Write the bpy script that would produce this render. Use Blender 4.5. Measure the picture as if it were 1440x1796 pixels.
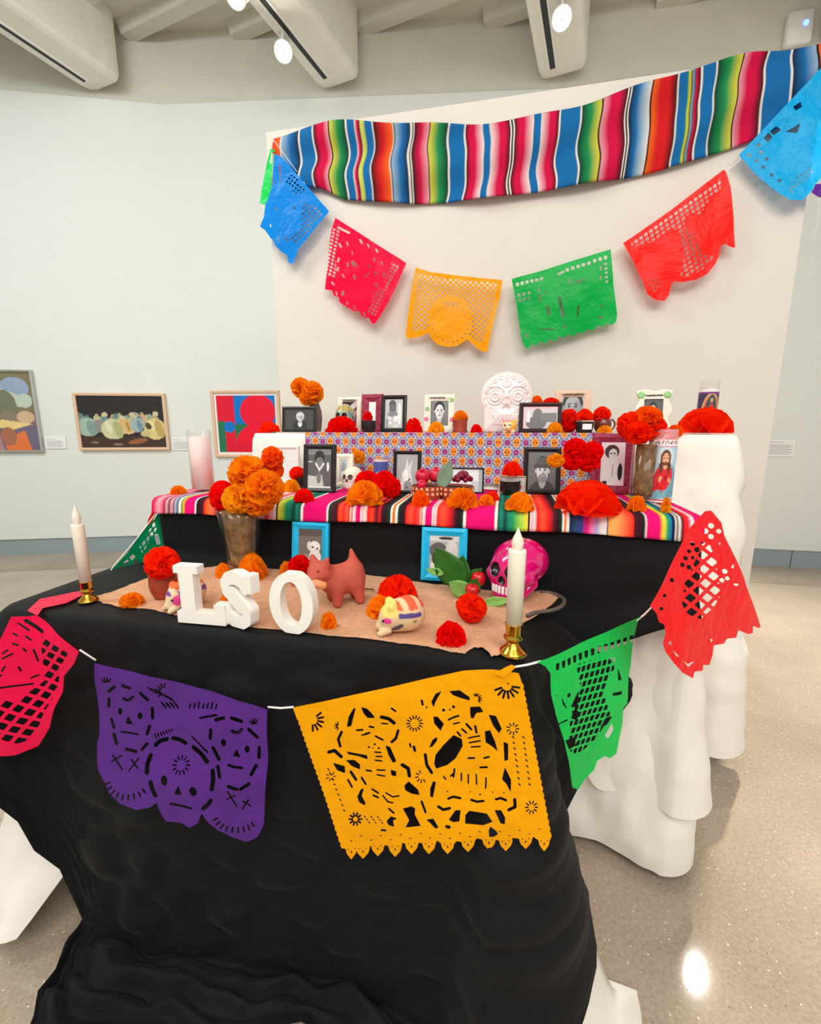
import bpy, math, random
import numpy as np
from mathutils import Vector, Matrix
for o in list(bpy.data.objects): bpy.data.objects.remove(o)
SC = bpy.context.scene
COL = SC.collection
R = math.radians
# ------------------------------------------------------------------ camera
F_PX, EYE = 780.0, 1.45
PITCH = math.atan(149/780.0)
cam = bpy.data.objects.new('camera', bpy.data.cameras.new('camera')); COL.objects.link(cam)
cam.data.sensor_fit = 'VERTICAL'; cam.data.sensor_height = 24.0
cam.data.lens = 24.0*F_PX/1796.0
cam.data.clip_start = 0.02
cam.location = (0, 0, EYE); cam.rotation_euler = (math.pi/2-PITCH, 0, 0)
SC.camera = cam
# ------------------------------------------------------------------ world + exposure
w = bpy.data.worlds.new('world'); SC.world = w; w.use_nodes = True
w.node_tree.nodes['Background'].inputs[0].default_value = (1.0, 1.0, 0.98, 1)
w.node_tree.nodes['Background'].inputs[1].default_value = 0.55
vs = SC.view_settings
vs.view_transform = 'Standard'; vs.look = 'None'; vs.exposure = 0.22; vs.gamma = 1.0; vs.use_curve_mapping = False
# ------------------------------------------------------------------ gallery lighting (ceiling track spots, then added area fills)
def lamp(name, kind, loc, target, power, color=(1, 1, 1), size=0.1, angle=70, blend=0.5, sy=None):
    d = bpy.data.lights.new(name, kind); o = bpy.data.objects.new(name, d); COL.objects.link(o)
    o.location = loc
    o.rotation_euler = (Vector(target)-Vector(loc)).to_track_quat('-Z', 'Y').to_euler()
    d.energy = power; d.color = color
    if kind == 'SPOT':
        d.shadow_soft_size = size; d.spot_size = R(angle); d.spot_blend = blend
    elif kind == 'AREA':
        d.shape = 'RECTANGLE'; d.size = size; d.size_y = sy or size
    return o
WARM = (1.0, 0.93, 0.84)
lamp('track_spot_key', 'SPOT', (-0.9, -1.3, 4.6), (0.1, 2.2, 1.2), 58, WARM, 0.06, 62, 0.7)
lamp('track_spot_fill', 'SPOT', (1.5, -1.6, 4.6), (0.4, 2.0, 1.4), 34, WARM, 0.08, 66, 0.7)
lamp('track_spot_back_right', 'SPOT', (3.15, 3.95, 4.55), (1.7, 0.7, 0.0), 900, WARM, 0.07, 95, 0.6)
lamp('area_fill_front', 'AREA', (0.3, -2.6, 4.3), (0.2, 1.6, 0.8), 140, (1.0, 0.97, 0.93), 5.0, sy=1.6)  # added soft fill from behind the camera to brighten the altar front, no fixture
lamp('area_fill_left_wall', 'AREA', (-3.2, 1.2, 4.7), (-3.4, 3.7, 0.3), 118, (0.95, 1.0, 0.98), 3.0, sy=1.2)  # added cool fill that lifts the left wall, stands for no fixture
lamp('area_fill_overhead', 'AREA', (0.2, -0.6, 4.75), (0.2, 0.6, 0), 22, (1.0, 0.98, 0.94), 3.5, sy=1.5)  # added overhead fill for general brightness, not a ceiling track
# ------------------------------------------------------------------ photo geometry helpers
cp, sp = math.cos(PITCH), math.sin(PITCH)
def ray(px, py):
    x = (np.asarray(px, float)-720)/F_PX; y = -(np.asarray(py, float)-898)/F_PX
    x, y = np.broadcast_arrays(x, y)
    return np.stack([x, cp+y*sp, -sp+y*cp], -1)
EYEV = np.array([0, 0, EYE])
def onplane(px, py, p0, n):
    r = ray(px, py); n = np.asarray(n, float)
    t = ((np.asarray(p0, float)-EYEV) @ n)/(r @ n)
    return EYEV + r*t[..., None]
def atz(px, py, z): return onplane(px, py, (0, 0, z), (0, 0, 1))
def fwd(P):
    P = np.asarray(P, float); return P[1]*cp-(P[2]-EYE)*sp
def proj(P):
    v = np.asarray(P, float)-EYEV
    fw = v[..., 1]*cp-v[..., 2]*sp; up = v[..., 1]*sp+v[..., 2]*cp
    return 720+F_PX*v[..., 0]/fw, 898-F_PX*up/fw
# altar frame: s runs along the tiers to the right, d runs back towards the partition
TH = R(-12.0)
U = np.array([math.cos(TH), math.sin(TH), 0]); V = np.array([-math.sin(TH), math.cos(TH), 0])
O0 = np.array([-0.926, 1.66, 0.0])
Z1, Z2, Z3 = 0.955, 1.19, 1.42
D_LOW, D_TOP, D_WALL = -0.53, 0.55, 1.15
def T(s, d, z=0.0): return O0+s*U+d*V+np.array([0, 0, z])
def onp(px, py, d): return onplane(px, py, T(0, d), V)
def sd(P):
    q = np.asarray(P)-O0; return q @ U, q @ V
# ------------------------------------------------------------------ materials
def lin(c):
    c = np.asarray(c, float)/255.0
    return np.where(c <= 0.04045, c/12.92, ((c+0.055)/1.055)**2.4)
def L4(c): return tuple(lin(c))+(1.0,)
def mat(name, col=(200, 200, 200), rough=0.6, var=0.08, scale=30, bump=0.0, bscale=None, metal=0.0, spec=0.5,
        attr=False, sheen=0.0, trans=0.0, ior=1.45, translucent=0.0, alpha=1.0, coat=0.0, emit=None, estr=0.0, sss=0.0):
    m = bpy.data.materials.new(name); m.use_nodes = True
    nt = m.node_tree; N, Lk = nt.nodes, nt.links
    b = N['Principled BSDF']; out = N['Material Output']
    b.inputs['Roughness'].default_value = rough; b.inputs['Metallic'].default_value = metal
    b.inputs['Specular IOR Level'].default_value = spec; b.inputs['IOR'].default_value = ior
    b.inputs['Transmission Weight'].default_value = trans; b.inputs['Sheen Weight'].default_value = sheen
    b.inputs['Coat Weight'].default_value = coat
    if sss: b.inputs['Subsurface Weight'].default_value = sss; b.inputs['Subsurface Radius'].default_value = (0.01, 0.008, 0.006)
    tc = N.new('ShaderNodeTexCoord')
    nz = N.new('ShaderNodeTexNoise'); nz.inputs['Scale'].default_value = scale; nz.inputs['Detail'].default_value = 4
    Lk.new(tc.outputs['Object'], nz.inputs['Vector'])
    mr = N.new('ShaderNodeMapRange'); mr.inputs[1].default_value = 0.3; mr.inputs[2].default_value = 0.7
    mr.inputs[3].default_value = 1-var; mr.inputs[4].default_value = 1+var
    Lk.new(nz.outputs['Fac'], mr.inputs[0])
    vm = N.new('ShaderNodeVectorMath'); vm.operation = 'SCALE'
    if attr:
        a = N.new('ShaderNodeAttribute'); a.attribute_name = 'Col'; Lk.new(a.outputs['Color'], vm.inputs[0])
    else:
        vm.inputs[0].default_value = tuple(lin(col))
    Lk.new(mr.outputs[0], vm.inputs['Scale']); Lk.new(vm.outputs[0], b.inputs['Base Color'])
    if bump:
        n2 = N.new('ShaderNodeTexNoise'); n2.inputs['Scale'].default_value = bscale or scale*4; n2.inputs['Detail'].default_value = 3
        Lk.new(tc.outputs['Object'], n2.inputs['Vector'])
        bp = N.new('ShaderNodeBump'); bp.inputs['Strength'].default_value = bump; bp.inputs['Distance'].default_value = 0.01
        Lk.new(n2.outputs['Fac'], bp.inputs['Height']); Lk.new(bp.outputs[0], b.inputs['Normal'])
    sh = b.outputs[0]
    if translucent:
        t = N.new('ShaderNodeBsdfTranslucent'); Lk.new(vm.outputs[0], t.inputs[0])
        mx = N.new('ShaderNodeMixShader'); mx.inputs[0].default_value = translucent
        Lk.new(sh, mx.inputs[1]); Lk.new(t.outputs[0], mx.inputs[2]); sh = mx.outputs[0]
    if alpha < 1:
        t = N.new('ShaderNodeBsdfTransparent'); Lk.new(vm.outputs[0], t.inputs[0])
        mx = N.new('ShaderNodeMixShader'); mx.inputs[0].default_value = alpha
        Lk.new(t.outputs[0], mx.inputs[1]); Lk.new(sh, mx.inputs[2]); sh = mx.outputs[0]
    if emit is not None:
        b.inputs['Emission Color'].default_value = L4(emit); b.inputs['Emission Strength'].default_value = estr
    Lk.new(sh, out.inputs[0])
    return m
def glass_mat(name, tint=(255, 255, 255), rough=0.04, boost=1.0):
    m = bpy.data.materials.new(name); m.use_nodes = True; nt = m.node_tree; N, Lk = nt.nodes, nt.links
    N.remove(N['Principled BSDF']); t = N.new('ShaderNodeBsdfTransparent'); t.inputs[0].default_value = L4(tint)
    g = N.new('ShaderNodeBsdfGlossy'); g.inputs['Roughness'].default_value = rough
    lw = N.new('ShaderNodeLayerWeight'); lw.inputs['Blend'].default_value = 0.5; pw = N.new('ShaderNodeMath'); pw.operation = 'POWER'; pw.inputs[1].default_value = 3.5; Lk.new(lw.outputs['Facing'], pw.inputs[0])
    fr_ = N.new('ShaderNodeMath'); fr_.operation = 'MULTIPLY_ADD'; fr_.inputs[1].default_value = 0.45; fr_.inputs[2].default_value = 0.03; Lk.new(pw.outputs[0], fr_.inputs[0])
    mu = N.new('ShaderNodeMath'); mu.operation = 'MULTIPLY'; mu.use_clamp = True; mu.inputs[1].default_value = boost; Lk.new(fr_.outputs[0], mu.inputs[0])
    mx = N.new('ShaderNodeMixShader'); Lk.new(mu.outputs[0], mx.inputs[0]); Lk.new(t.outputs[0], mx.inputs[1]); Lk.new(g.outputs[0], mx.inputs[2])
    Lk.new(mx.outputs[0], N['Material Output'].inputs[0]); return m
M = {}
# ------------------------------------------------------------------ objects
def link(name, me, m=None, parent=None, smooth=True):
    if m is not None and not me.materials: me.materials.append(m)
    if smooth and len(me.polygons): me.polygons.foreach_set('use_smooth', np.ones(len(me.polygons), bool))
    o = bpy.data.objects.new(name, me); COL.objects.link(o)
    if parent is not None: o.parent = parent
    return o
def mkmesh(name, v, f, col=None):
    me = bpy.data.meshes.new(name)
    v = np.asarray(v, float).reshape(-1, 3)
    me.from_pydata(v.tolist(), [], [list(map(int, q)) for q in f] if not isinstance(f, np.ndarray) else f.tolist())
    if col is not None:
        a = me.color_attributes.new('Col', 'FLOAT_COLOR', 'POINT')
        c = np.ones((len(v), 4)); c[:, :3] = col
        a.data.foreach_set('color', c.ravel())
    me.update(); return me
def obj(name, vf, m=None, parent=None, smooth=True, col=None, off=None):
    v, f = vf
    v = np.asarray(v, float)
    if off is not None: v = v-np.asarray(off)
    return link(name, mkmesh(name, v, f, col), m, parent, smooth)
def tag(o, label=None, cat=None, group=None, kind=None):
    if label: o['label'] = label
    if cat: o['category'] = cat
    if group: o['group'] = group
    if kind: o['kind'] = kind
    return o
def thing(name, label, cat, loc=(0, 0, 0), rz=0.0, group=None, lean=0.0):
    o = bpy.data.objects.new(name, None); COL.objects.link(o); o.empty_display_size = 0.02
    o.location = tuple(loc); o.rotation_euler = (-lean, 0, rz)
    return tag(o, label, cat, group)
def copy_tree(o, parent=None):
    c = o.copy(); COL.objects.link(c); c.parent = parent
    for ch in list(o.children): copy_tree(ch, c)
    return c
# ------------------------------------------------------------------ shapes: return (verts, faces)
def join(*parts):
    vs_, fs_, n = [], [], 0
    for v, f in parts:
        v = np.asarray(v, float); vs_.append(v); fs_ += [[int(i)+n for i in q] for q in f]; n += len(v)
    return np.concatenate(vs_), fs_
def grid(nu, nv, wrap=False):
    f = []
    for j in range(nv-1):
        for i in range(nu if wrap else nu-1):
            a = j*nu+i; b = j*nu+(i+1) % nu
            f.append((a, b, b+nu, a+nu))
    return f
def box(x0, x1, y0, y1, z0, z1, bev=0.0):
    if bev:
        b = bev; v = []; 
        for z, i in ((z0, b), (z0+b, 0), (z1-b, 0), (z1, b)):
            X0, X1, Y0, Y1 = x0+i, x1-i, y0+i, y1-i; c = b-i+1e-5
            v += [(X0+c, Y0, z), (X1-c, Y0, z), (X1, Y0+c, z), (X1, Y1-c, z), (X1-c, Y1, z), (X0+c, Y1, z), (X0, Y1-c, z), (X0, Y0+c, z)]
        f = grid(8, 4, True)+[tuple(range(7, -1, -1)), tuple(range(24, 32))]
        return np.array(v), f
    v = np.array([(x, y, z) for z in (z0, z1) for x, y in ((x0, y0), (x1, y0), (x1, y1), (x0, y1))])
    return v, [(3, 2, 1, 0), (4, 5, 6, 7), (0, 1, 5, 4), (1, 2, 6, 5), (2, 3, 7, 6), (3, 0, 4, 7)]
def lathe(prof, n=32, mod=None):
    v = []
    for r, z in prof:
        a = np.arange(n)*2*np.pi/n
        rr = r*(np.ones(n) if mod is None else mod(a, z))
        v.append(np.stack([rr*np.cos(a), rr*np.sin(a), np.full(n, z)], -1))
    f = grid(n, len(prof), True)
    if prof[0][0] > 1e-6: f.append(tuple(range(n-1, -1, -1)))
    if prof[-1][0] > 1e-6: f.append(tuple((len(prof)-1)*n+i for i in range(n)))
    return np.concatenate(v), f
def tube(pts, r, n=8, cap=True):
    P = np.asarray(pts, float); rr = np.broadcast_to(np.asarray(r, float), (len(P),))
    t = np.gradient(P, axis=0); t /= np.linalg.norm(t, axis=1)[:, None]+1e-12
    a = np.array([0, 0, 1.0]) if abs(t[0][2]) < 0.9 else np.array([1.0, 0, 0])
    v = []
    for p, d, q in zip(P, t, rr):
        x = np.cross(a, d); x /= np.linalg.norm(x)+1e-12; y = np.cross(d, x); a = y if abs(d @ y) < .9 else a
        an = np.arange(n)*2*np.pi/n
        v.append(p+q*(np.cos(an)[:, None]*x+np.sin(an)[:, None]*y))
    f = grid(n, len(P), True)
    if cap: f += [tuple(range(n-1, -1, -1)), tuple((len(P)-1)*n+i for i in range(n))]
    return np.concatenate(v), f
def xf(vf, loc=(0, 0, 0), rz=0.0, rx=0.0, ry=0.0, s=1.0):
    m = np.array(Matrix.Rotation(rz, 3, 'Z') @ Matrix.Rotation(rx, 3, 'X') @ Matrix.Rotation(ry, 3, 'Y'))
    return (np.asarray(vf[0])*s) @ m.T+np.asarray(loc), vf[1]
def wr(x, y, seed=0, n=7, fmin=1.0, fmax=3.0):
    g = np.random.default_rng(seed); o = 0
    for k in range(n):
        a = g.uniform(0, 2*np.pi); q = g.uniform(fmin, fmax); o = o+np.sin((x*np.cos(a)+y*np.sin(a))*q*2*np.pi+g.uniform(0, 6.28))
    return o/n
def smooth01(t): t = np.clip(t, 0, 1); return t*t*(3-2*t)
# 2-D fields: positive = solid
def poly_d(X, Y, P):
    """signed distance, positive inside"""
    P = np.asarray(P, float); d = np.full(X.shape, 1e9); s = np.zeros(X.shape, bool)
    n = len(P)
    for i in range(n):
        ax, ay = P[i]; bx, by = P[(i+1) % n]; ex, ey = bx-ax, by-ay
        wx, wy = X-ax, Y-ay
        t = np.clip((wx*ex+wy*ey)/(ex*ex+ey*ey+1e-12), 0, 1)
        d = np.minimum(d, (wx-ex*t)**2+(wy-ey*t)**2)
        c = ((ay > Y) != (by > Y)) & (X < (bx-ax)*(Y-ay)/((by-ay) if by != ay else 1e-12)+ax)
        s ^= c
    d = np.sqrt(d); return np.where(s, d, -d)
def seg_d(X, Y, P, r):
    """capsule chain, positive inside"""
    P = np.asarray(P, float); d = np.full(X.shape, 1e9)
    for (ax, ay), (bx, by) in zip(P[:-1], P[1:]):
        ex, ey = bx-ax, by-ay; t = np.clip(((X-ax)*ex+(Y-ay)*ey)/(ex*ex+ey*ey+1e-12), 0, 1)
        d = np.minimum(d, (X-ax-ex*t)**2+(Y-ay-ey*t)**2)
    return r-np.sqrt(d)
def ell_d(X, Y, cx, cy, rx, ry, a=0.0):
    c, s = math.cos(a), math.sin(a); x = (X-cx)*c+(Y-cy)*s; y = -(X-cx)*s+(Y-cy)*c
    return (1-np.sqrt((x/rx)**2+(y/ry)**2))*min(rx, ry)
def msq(Fd, X, Y):
    """marching squares: polygons where Fd>0.  Fd,X,Y [nv,nu]. returns pts2, faces"""
    nv, nu = Fd.shape; ins = Fd > 0
    idx = -np.ones(Fd.shape, int); pts = []; fcs = []
    used = ins.copy(); k = int(used.sum()); idx[used] = np.arange(k)
    pts = list(zip(X[used], Y[used]))
    cnt = ins[:-1, :-1].astype(int)+ins[:-1, 1:]+ins[1:, 1:]+ins[1:, :-1]
    for j, i in zip(*np.nonzero(cnt == 4)): fcs.append((idx[j, i], idx[j, i+1], idx[j+1, i+1], idx[j+1, i]))
    cache = {}
    def cross(a, b):
        key = (a, b) if a < b else (b, a)
        if key not in cache:
            fa, fb = Fd[a], Fd[b]; t = fa/(fa-fb); t = min(max(t, 0.02), 0.98)
            cache[key] = len(pts); pts.append((X[a]+(X[b]-X[a])*t, Y[a]+(Y[b]-Y[a])*t))
        return cache[key]
    for j, i in zip(*np.nonzero((cnt > 0) & (cnt < 4))):
        c = [(j, i), (j, i+1), (j+1, i+1), (j+1, i)]; p = []
        for q in range(4):
            a, b = c[q], c[(q+1) % 4]
            if ins[a]: p.append(idx[a])
            if ins[a] != ins[b]: p.append(cross(a, b))
        if len(p) >= 3: fcs.append(tuple(p))
    return np.array(pts), fcs
def slab(fn, x0, x1, z0, z1, step, thick):
    """solid plate in the xz plane cut out by fn(x,z)>0"""
    xs = np.arange(x0-step, x1+step*1.5, step); zs = np.arange(z0-step, z1+step*1.5, step)
    X, Z = np.meshgrid(xs, zs); p, f = msq(fn(X, Z), X, Z); n = len(p)
    fr = np.stack([p[:, 0], np.full(n, -thick/2), p[:, 1]], -1); bk = fr.copy(); bk[:, 1] = thick/2
    e = {}
    for q in f:
        for a, b in zip(q, q[1:]+q[:1]):
            if (b, a) in e: del e[(b, a)]
            else: e[(a, b)] = 1
    fs = list(f)+[tuple(i+n for i in q[::-1]) for q in f]+[(b, a, a+n, b+n) for a, b in e]
    return np.concatenate([fr, bk]), fs
def nets(fn, lo, hi, n):
    """surface nets of fn<0"""
    lo, hi = np.array(lo, float), np.array(hi, float); h = (hi-lo).max()/n
    dims = np.ceil((hi-lo)/h).astype(int)+1
    ax = [lo[k]+h*np.arange(dims[k]) for k in range(3)]
    Vv = fn(*np.meshgrid(*ax, indexing='ij')); ins = Vv < 0
    cs = tuple(d-1 for d in dims); acc = np.zeros(cs+(3,)); cnt = np.zeros(cs)
    base = np.stack(np.meshgrid(*[np.arange(c) for c in cs], indexing='ij'), -1).astype(float)
    corner = [(a, b, c) for a in (0, 1) for b in (0, 1) for c in (0, 1)]
    sl = lambda o: tuple(slice(o[k], o[k]+cs[k]) for k in range(3))
    for a in corner:
        for k in range(3):
            if a[k] == 0:
                b = list(a); b[k] = 1; b = tuple(b)
                va, vb = Vv[sl(a)], Vv[sl(b)]; m = (va < 0) != (vb < 0)
                t = np.where(m, va/np.where(m, va-vb, 1), 0)
                P = np.array(a, float)+t[..., None]*(np.array(b, float)-np.array(a, float))
                acc += np.where(m[..., None], P, 0); cnt += m
    act = cnt > 0; idx = -np.ones(cs, int); idx[act] = np.arange(act.sum())
    pts = lo+h*(base[act]+acc[act]/cnt[act][:, None])
    fcs = []
    for k in range(3):
        i1, i2 = (k+1) % 3, (k+2) % 3
        a = [slice(1, d-1) for d in dims]; a[k] = slice(0, dims[k]-1); b = list(a); b[k] = slice(1, dims[k])
        A, B = ins[tuple(a)], ins[tuple(b)]; ch = np.argwhere(A != B)
        if not len(ch): continue
        st = A[A != B]; g = ch.copy(); g[:, i1] += 1; g[:, i2] += 1
        def cid(d1, d2):
            q = g.copy(); q[:, i1] -= d1; q[:, i2] -= d2; return idx[q[:, 0], q[:, 1], q[:, 2]]
        q = np.stack([cid(1, 1), cid(0, 1), cid(0, 0), cid(1, 0)], -1)
        q[~st] = q[~st][:, ::-1]; fcs.append(q)
    return pts, np.concatenate(fcs)
def sph(X, Y, Z, c, r):
    r = np.broadcast_to(np.asarray(r, float), (3,))
    return (np.sqrt(((X-c[0])/r[0])**2+((Y-c[1])/r[1])**2+((Z-c[2])/r[2])**2)-1)*r.min()
def cap3(X, Y, Z, a, b, ra, rb=None):
    rb = ra if rb is None else rb; a = np.array(a, float); b = np.array(b, float); e = b-a
    t = np.clip(((X-a[0])*e[0]+(Y-a[1])*e[1]+(Z-a[2])*e[2])/(e @ e), 0, 1)
    return np.sqrt((X-a[0]-e[0]*t)**2+(Y-a[1]-e[1]*t)**2+(Z-a[2]-e[2]*t)**2)-(ra+(rb-ra)*t)
def smin(a, b, k):
    h = np.clip(0.5+0.5*(b-a)/k, 0, 1); return b+(a-b)*h-k*h*(1-h)
# ================================================================== THE ROOM
M['wall'] = mat('gallery_wall_paint', (226, 230, 226), 0.75, 0.01, 6, 0.03, 120)
M['panelw'] = mat('partition_paint', (214, 207, 197), 0.7, 0.012, 5, 0.03, 120)
M['upper'] = mat('upper_wall_dimmed', (212, 210, 198), 0.85, 0.03, 5, 0.05, 60)  # same paint as the wall below, its weaker light put into a greyer colour
M['beam'] = mat('beam_paint', (234, 231, 220), 0.7, 0.03, 8, 0.05, 50)
M['deck'] = mat('deck_paint', (206, 204, 192), 0.8, 0.03, 8, 0.05, 50)
M['slate'] = mat('slate_baseboard', (150, 163, 168), 0.6, 0.04, 10)
M['dark'] = mat('dark_metal', (40, 40, 42), 0.5, 0.05)
M['white'] = mat('white_plastic', (236, 236, 232), 0.45, 0.01)
def floor_mat():
    m = bpy.data.materials.new('polished_terrazzo'); m.use_nodes = True; nt = m.node_tree; N, Lk = nt.nodes, nt.links
    b = N['Principled BSDF']; tc = N.new('ShaderNodeTexCoord')
    n1 = N.new('ShaderNodeTexNoise'); n1.inputs['Scale'].default_value = 1.3; n1.inputs['Detail'].default_value = 5; Lk.new(tc.outputs['Object'], n1.inputs['Vector'])
    r1 = N.new('ShaderNodeValToRGB'); r1.color_ramp.elements[0].position = 0.35; r1.color_ramp.elements[0].color = L4((164, 148, 129))
    r1.color_ramp.elements[1].position = 0.68; r1.color_ramp.elements[1].color = L4((190, 173, 153)); Lk.new(n1.outputs['Fac'], r1.inputs[0])
    n2 = N.new('ShaderNodeTexNoise'); n2.inputs['Scale'].default_value = 90; n2.inputs['Detail'].default_value = 3; Lk.new(tc.outputs['Object'], n2.inputs['Vector'])
    mr = N.new('ShaderNodeMapRange'); mr.inputs[1].default_value = .3; mr.inputs[2].default_value = .7; mr.inputs[3].default_value = .86; mr.inputs[4].default_value = 1.12; Lk.new(n2.outputs['Fac'], mr.inputs[0])
    vm = N.new('ShaderNodeVectorMath'); vm.operation = 'SCALE'; Lk.new(r1.outputs[0], vm.inputs[0]); Lk.new(mr.outputs[0], vm.inputs['Scale'])
    last = vm.outputs[0]
    for sc, thr, c in ((75, 0.2, (226, 214, 196)), (95, 0.16, (96, 84, 76)), (150, 0.2, (214, 200, 182))):
        vo = N.new('ShaderNodeTexVoronoi'); vo.inputs['Scale'].default_value = sc; Lk.new(tc.outputs['Object'], vo.inputs['Vector'])
        sep = N.new('ShaderNodeSeparateColor'); Lk.new(vo.outputs['Color'], sep.inputs[0])
        g = N.new('ShaderNodeMath'); g.operation = 'GREATER_THAN'; g.inputs[1].default_value = 0.9; Lk.new(sep.outputs[0], g.inputs[0])
        l = N.new('ShaderNodeMath'); l.operation = 'LESS_THAN'; l.inputs[1].default_value = thr; Lk.new(vo.outputs['Distance'], l.inputs[0])
        mu = N.new('ShaderNodeMath'); mu.operation = 'MULTIPLY'; Lk.new(g.outputs[0], mu.inputs[0]); Lk.new(l.outputs[0], mu.inputs[1])
        mx = N.new('ShaderNodeMix'); mx.data_type = 'RGBA'; Lk.new(mu.outputs[0], mx.inputs[0]); Lk.new(last, mx.inputs[6]); mx.inputs[7].default_value = L4(c); last = mx.outputs[2]
    Lk.new(last, b.inputs['Base Color']); b.inputs['Roughness'].default_value = 0.05; b.inputs['Specular IOR Level'].default_value = 0.42
    return m
M['floor'] = floor_mat()
def st(name, vf, m, parent=None, smooth=False):
    o = obj(name, vf, m, parent, smooth)
    if parent is None: o['kind'] = 'structure'
    return o
st('floor', box(-8, 8, -3.0, 6.2, -0.1, 0), M['floor'])
WZ0, WZ1, CEIL = 0.19, 4.66, 5.3
WL = [(-7.5, 4.52), (-2.5, 5.2)]; WB = [(-2.5, 5.2), (1.5, 4.98)]; WR = [(1.5, 4.98), (7.5, 3.75)]
def prism(a, b, t0, t1, z0, z1):
    """wall slab along a->b, t measured away from the room"""
    a, b = np.array(a, float), np.array(b, float); e = b-a; n = np.array([-e[1], e[0]])/np.linalg.norm(e)
    P = [a+n*t0, b+n*t0, b+n*t1, a+n*t1]
    v = [(p[0], p[1], z) for z in (z0, z1) for p in P]
    return np.array(v), [(3, 2, 1, 0), (4, 5, 6, 7), (0, 1, 5, 4), (1, 2, 6, 5), (2, 3, 7, 6), (3, 0, 4, 7)]
for nm, (a, b) in (('left', WL), ('back', WB), ('right', WR)):
    st('wall_'+nm, prism(a, b, 0, 0.15, WZ0, WZ1), M['wall'])
    e_ = (np.array(b)-np.array(a))/np.hypot(*(np.array(b)-np.array(a)))*0.012; st('wall_upper_'+nm, prism(np.array(a)-e_, np.array(b)+e_, 0.03, 0.15, WZ1, CEIL), M['upper'])
    if nm != 'right': st('baseboard_'+nm, prism(a, b, 0.02, 0.15, 0, WZ0-0.002), M['slate'])
bb = st('baseboard_right', prism(WR[0], WR[1], 0.03, 0.15, 0, WZ0-0.002), M['dark'])
_a, _b = np.array(WR[0]), np.array(WR[1]); _l = np.linalg.norm(_b-_a)
for k in range(6):
    q0 = _a+(_b-_a)*(k*1.21+0.004+0.12)/_l; q1 = _a+(_b-_a)*min(k*1.21+1.206+0.12, _l)/_l
    obj('panel', prism(q0, q1, 0.02, 0.032, 0.0, WZ0-0.002), M['slate'], bb, False)
st('wall_side', prism((-7.5, -1.5), (-7.5, 4.52), 0, 0.15, 0, CEIL), M['wall'])
# partition behind the altar
PS0, PS1, PZ = -0.115, 2.545, 3.05
pv, pf = box(PS0, PS1, D_WALL, D_WALL+0.12, 0, PZ)
pv = np.array([T(x, y, z) for x, y, z in pv]); st('wall_center', (pv, pf), M['panelw'])
# ceiling deck with ribs
BD = np.array([0.393, 0.919]); BN = np.array([0.919, -0.393])
ce = st('ceiling', box(-8, 8, -2.5, 5.6, CEIL, CEIL+0.1), M['deck'])
def wall_y(x):
    if x < -2.5: return 4.52+(x+7.5)*0.136
    if x < 1.5: return 5.2-(x+2.5)*0.055
    return 4.98-(x-1.5)*0.205
def rib_at(off):
    c = np.array([0.0, 5.0])-BD*off; ts = np.arange(-8, 8, 0.02)
    ok = [t for t in ts if abs(c[0]+BN[0]*t) < 7.4 and c[1]+BN[1]*t < wall_y(c[0]+BN[0]*t)+0.02]
    if not ok: return None
    a, b = c+BN*ok[0], c+BN*ok[-1]; n = BD
    v = []
    for z, w_ in ((CEIL, 0.10), (CEIL-0.10, 0.06)):
        for p, s_ in ((a, -1), (b, -1), (b, 1), (a, 1)):
            q = p+n*s_*w_; v.append((q[0], q[1], z))
    return np.array(v), [(3, 2, 1, 0)[::-1], (4, 5, 6, 7)[::-1], (0, 1, 5, 4)[::-1], (1, 2, 6, 5)[::-1], (2, 3, 7, 6)[::-1], (3, 0, 4, 7)[::-1]]
for k in range(-4, 11):
    q = rib_at(k*0.42+0.1)
    if q: obj('rib', q, M['deck'], ce, False)
# beams with a light track slot
BEAM_Z = 4.72
def beam_pt(cx, t, side, z):   # t: distance from the wall end towards the room
    end = np.array([cx, wall_y(cx)]); p = end-BD*t+BN*side; return (p[0], p[1], z)
beams = {}
for k, cx in enumerate((-2.98, -0.66, 1.47, 3.75)):
    hw = 0.215; rows = []
    prof = [(-hw, CEIL), (-hw, BEAM_Z+0.05), (-hw+0.015, BEAM_Z+0.015), (-hw+0.05, BEAM_Z), (hw-0.05, BEAM_Z), (hw-0.015, BEAM_Z+0.015), (hw, BEAM_Z+0.05), (hw, CEIL)]
    ts = [0.0, 0.02, 0.06, 0.14, 6.5]; sc = [0.80, 0.90, 0.96, 1.0, 1.0]
    v = []
    for t, s_ in zip(ts, sc):
        for x, z in prof: v.append(beam_pt(cx, t+0.03, x*s_, z+(1-s_)*0.25*(z < CEIL)))
    n = len(prof); f = [(a*n+i, a*n+i+1, (a+1)*n+i+1, (a+1)*n+i) for a in range(len(ts)-1) for i in range(n-1)]+[tuple(range(n))]
    bo = st('trim_%d' % (k+1), (np.array(v), f), M['beam'])
    def barr(t0, t1, s0, s1, z0, z1):
        q = [beam_pt(cx, t, s_, z) for z in (z0, z1) for t, s_ in ((t0, s0), (t1, s0), (t1, s1), (t0, s1))]
        return np.array(q), [(3, 2, 1, 0), (4, 5, 6, 7), (0, 1, 5, 4), (1, 2, 6, 5), (2, 3, 7, 6), (3, 0, 4, 7)]
    obj('track_rail', join(barr(.2, 6.4, -0.115, -0.10, BEAM_Z-.012, BEAM_Z), barr(.2, 6.4, -0.05, -0.035, BEAM_Z-.012, BEAM_Z)), M['white'], bo, False)
    obj('track_slot', barr(.2, 6.4, -0.10, -0.05, BEAM_Z-.004, BEAM_Z), M['dark'], bo, False)
    beams[k] = cx
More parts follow.
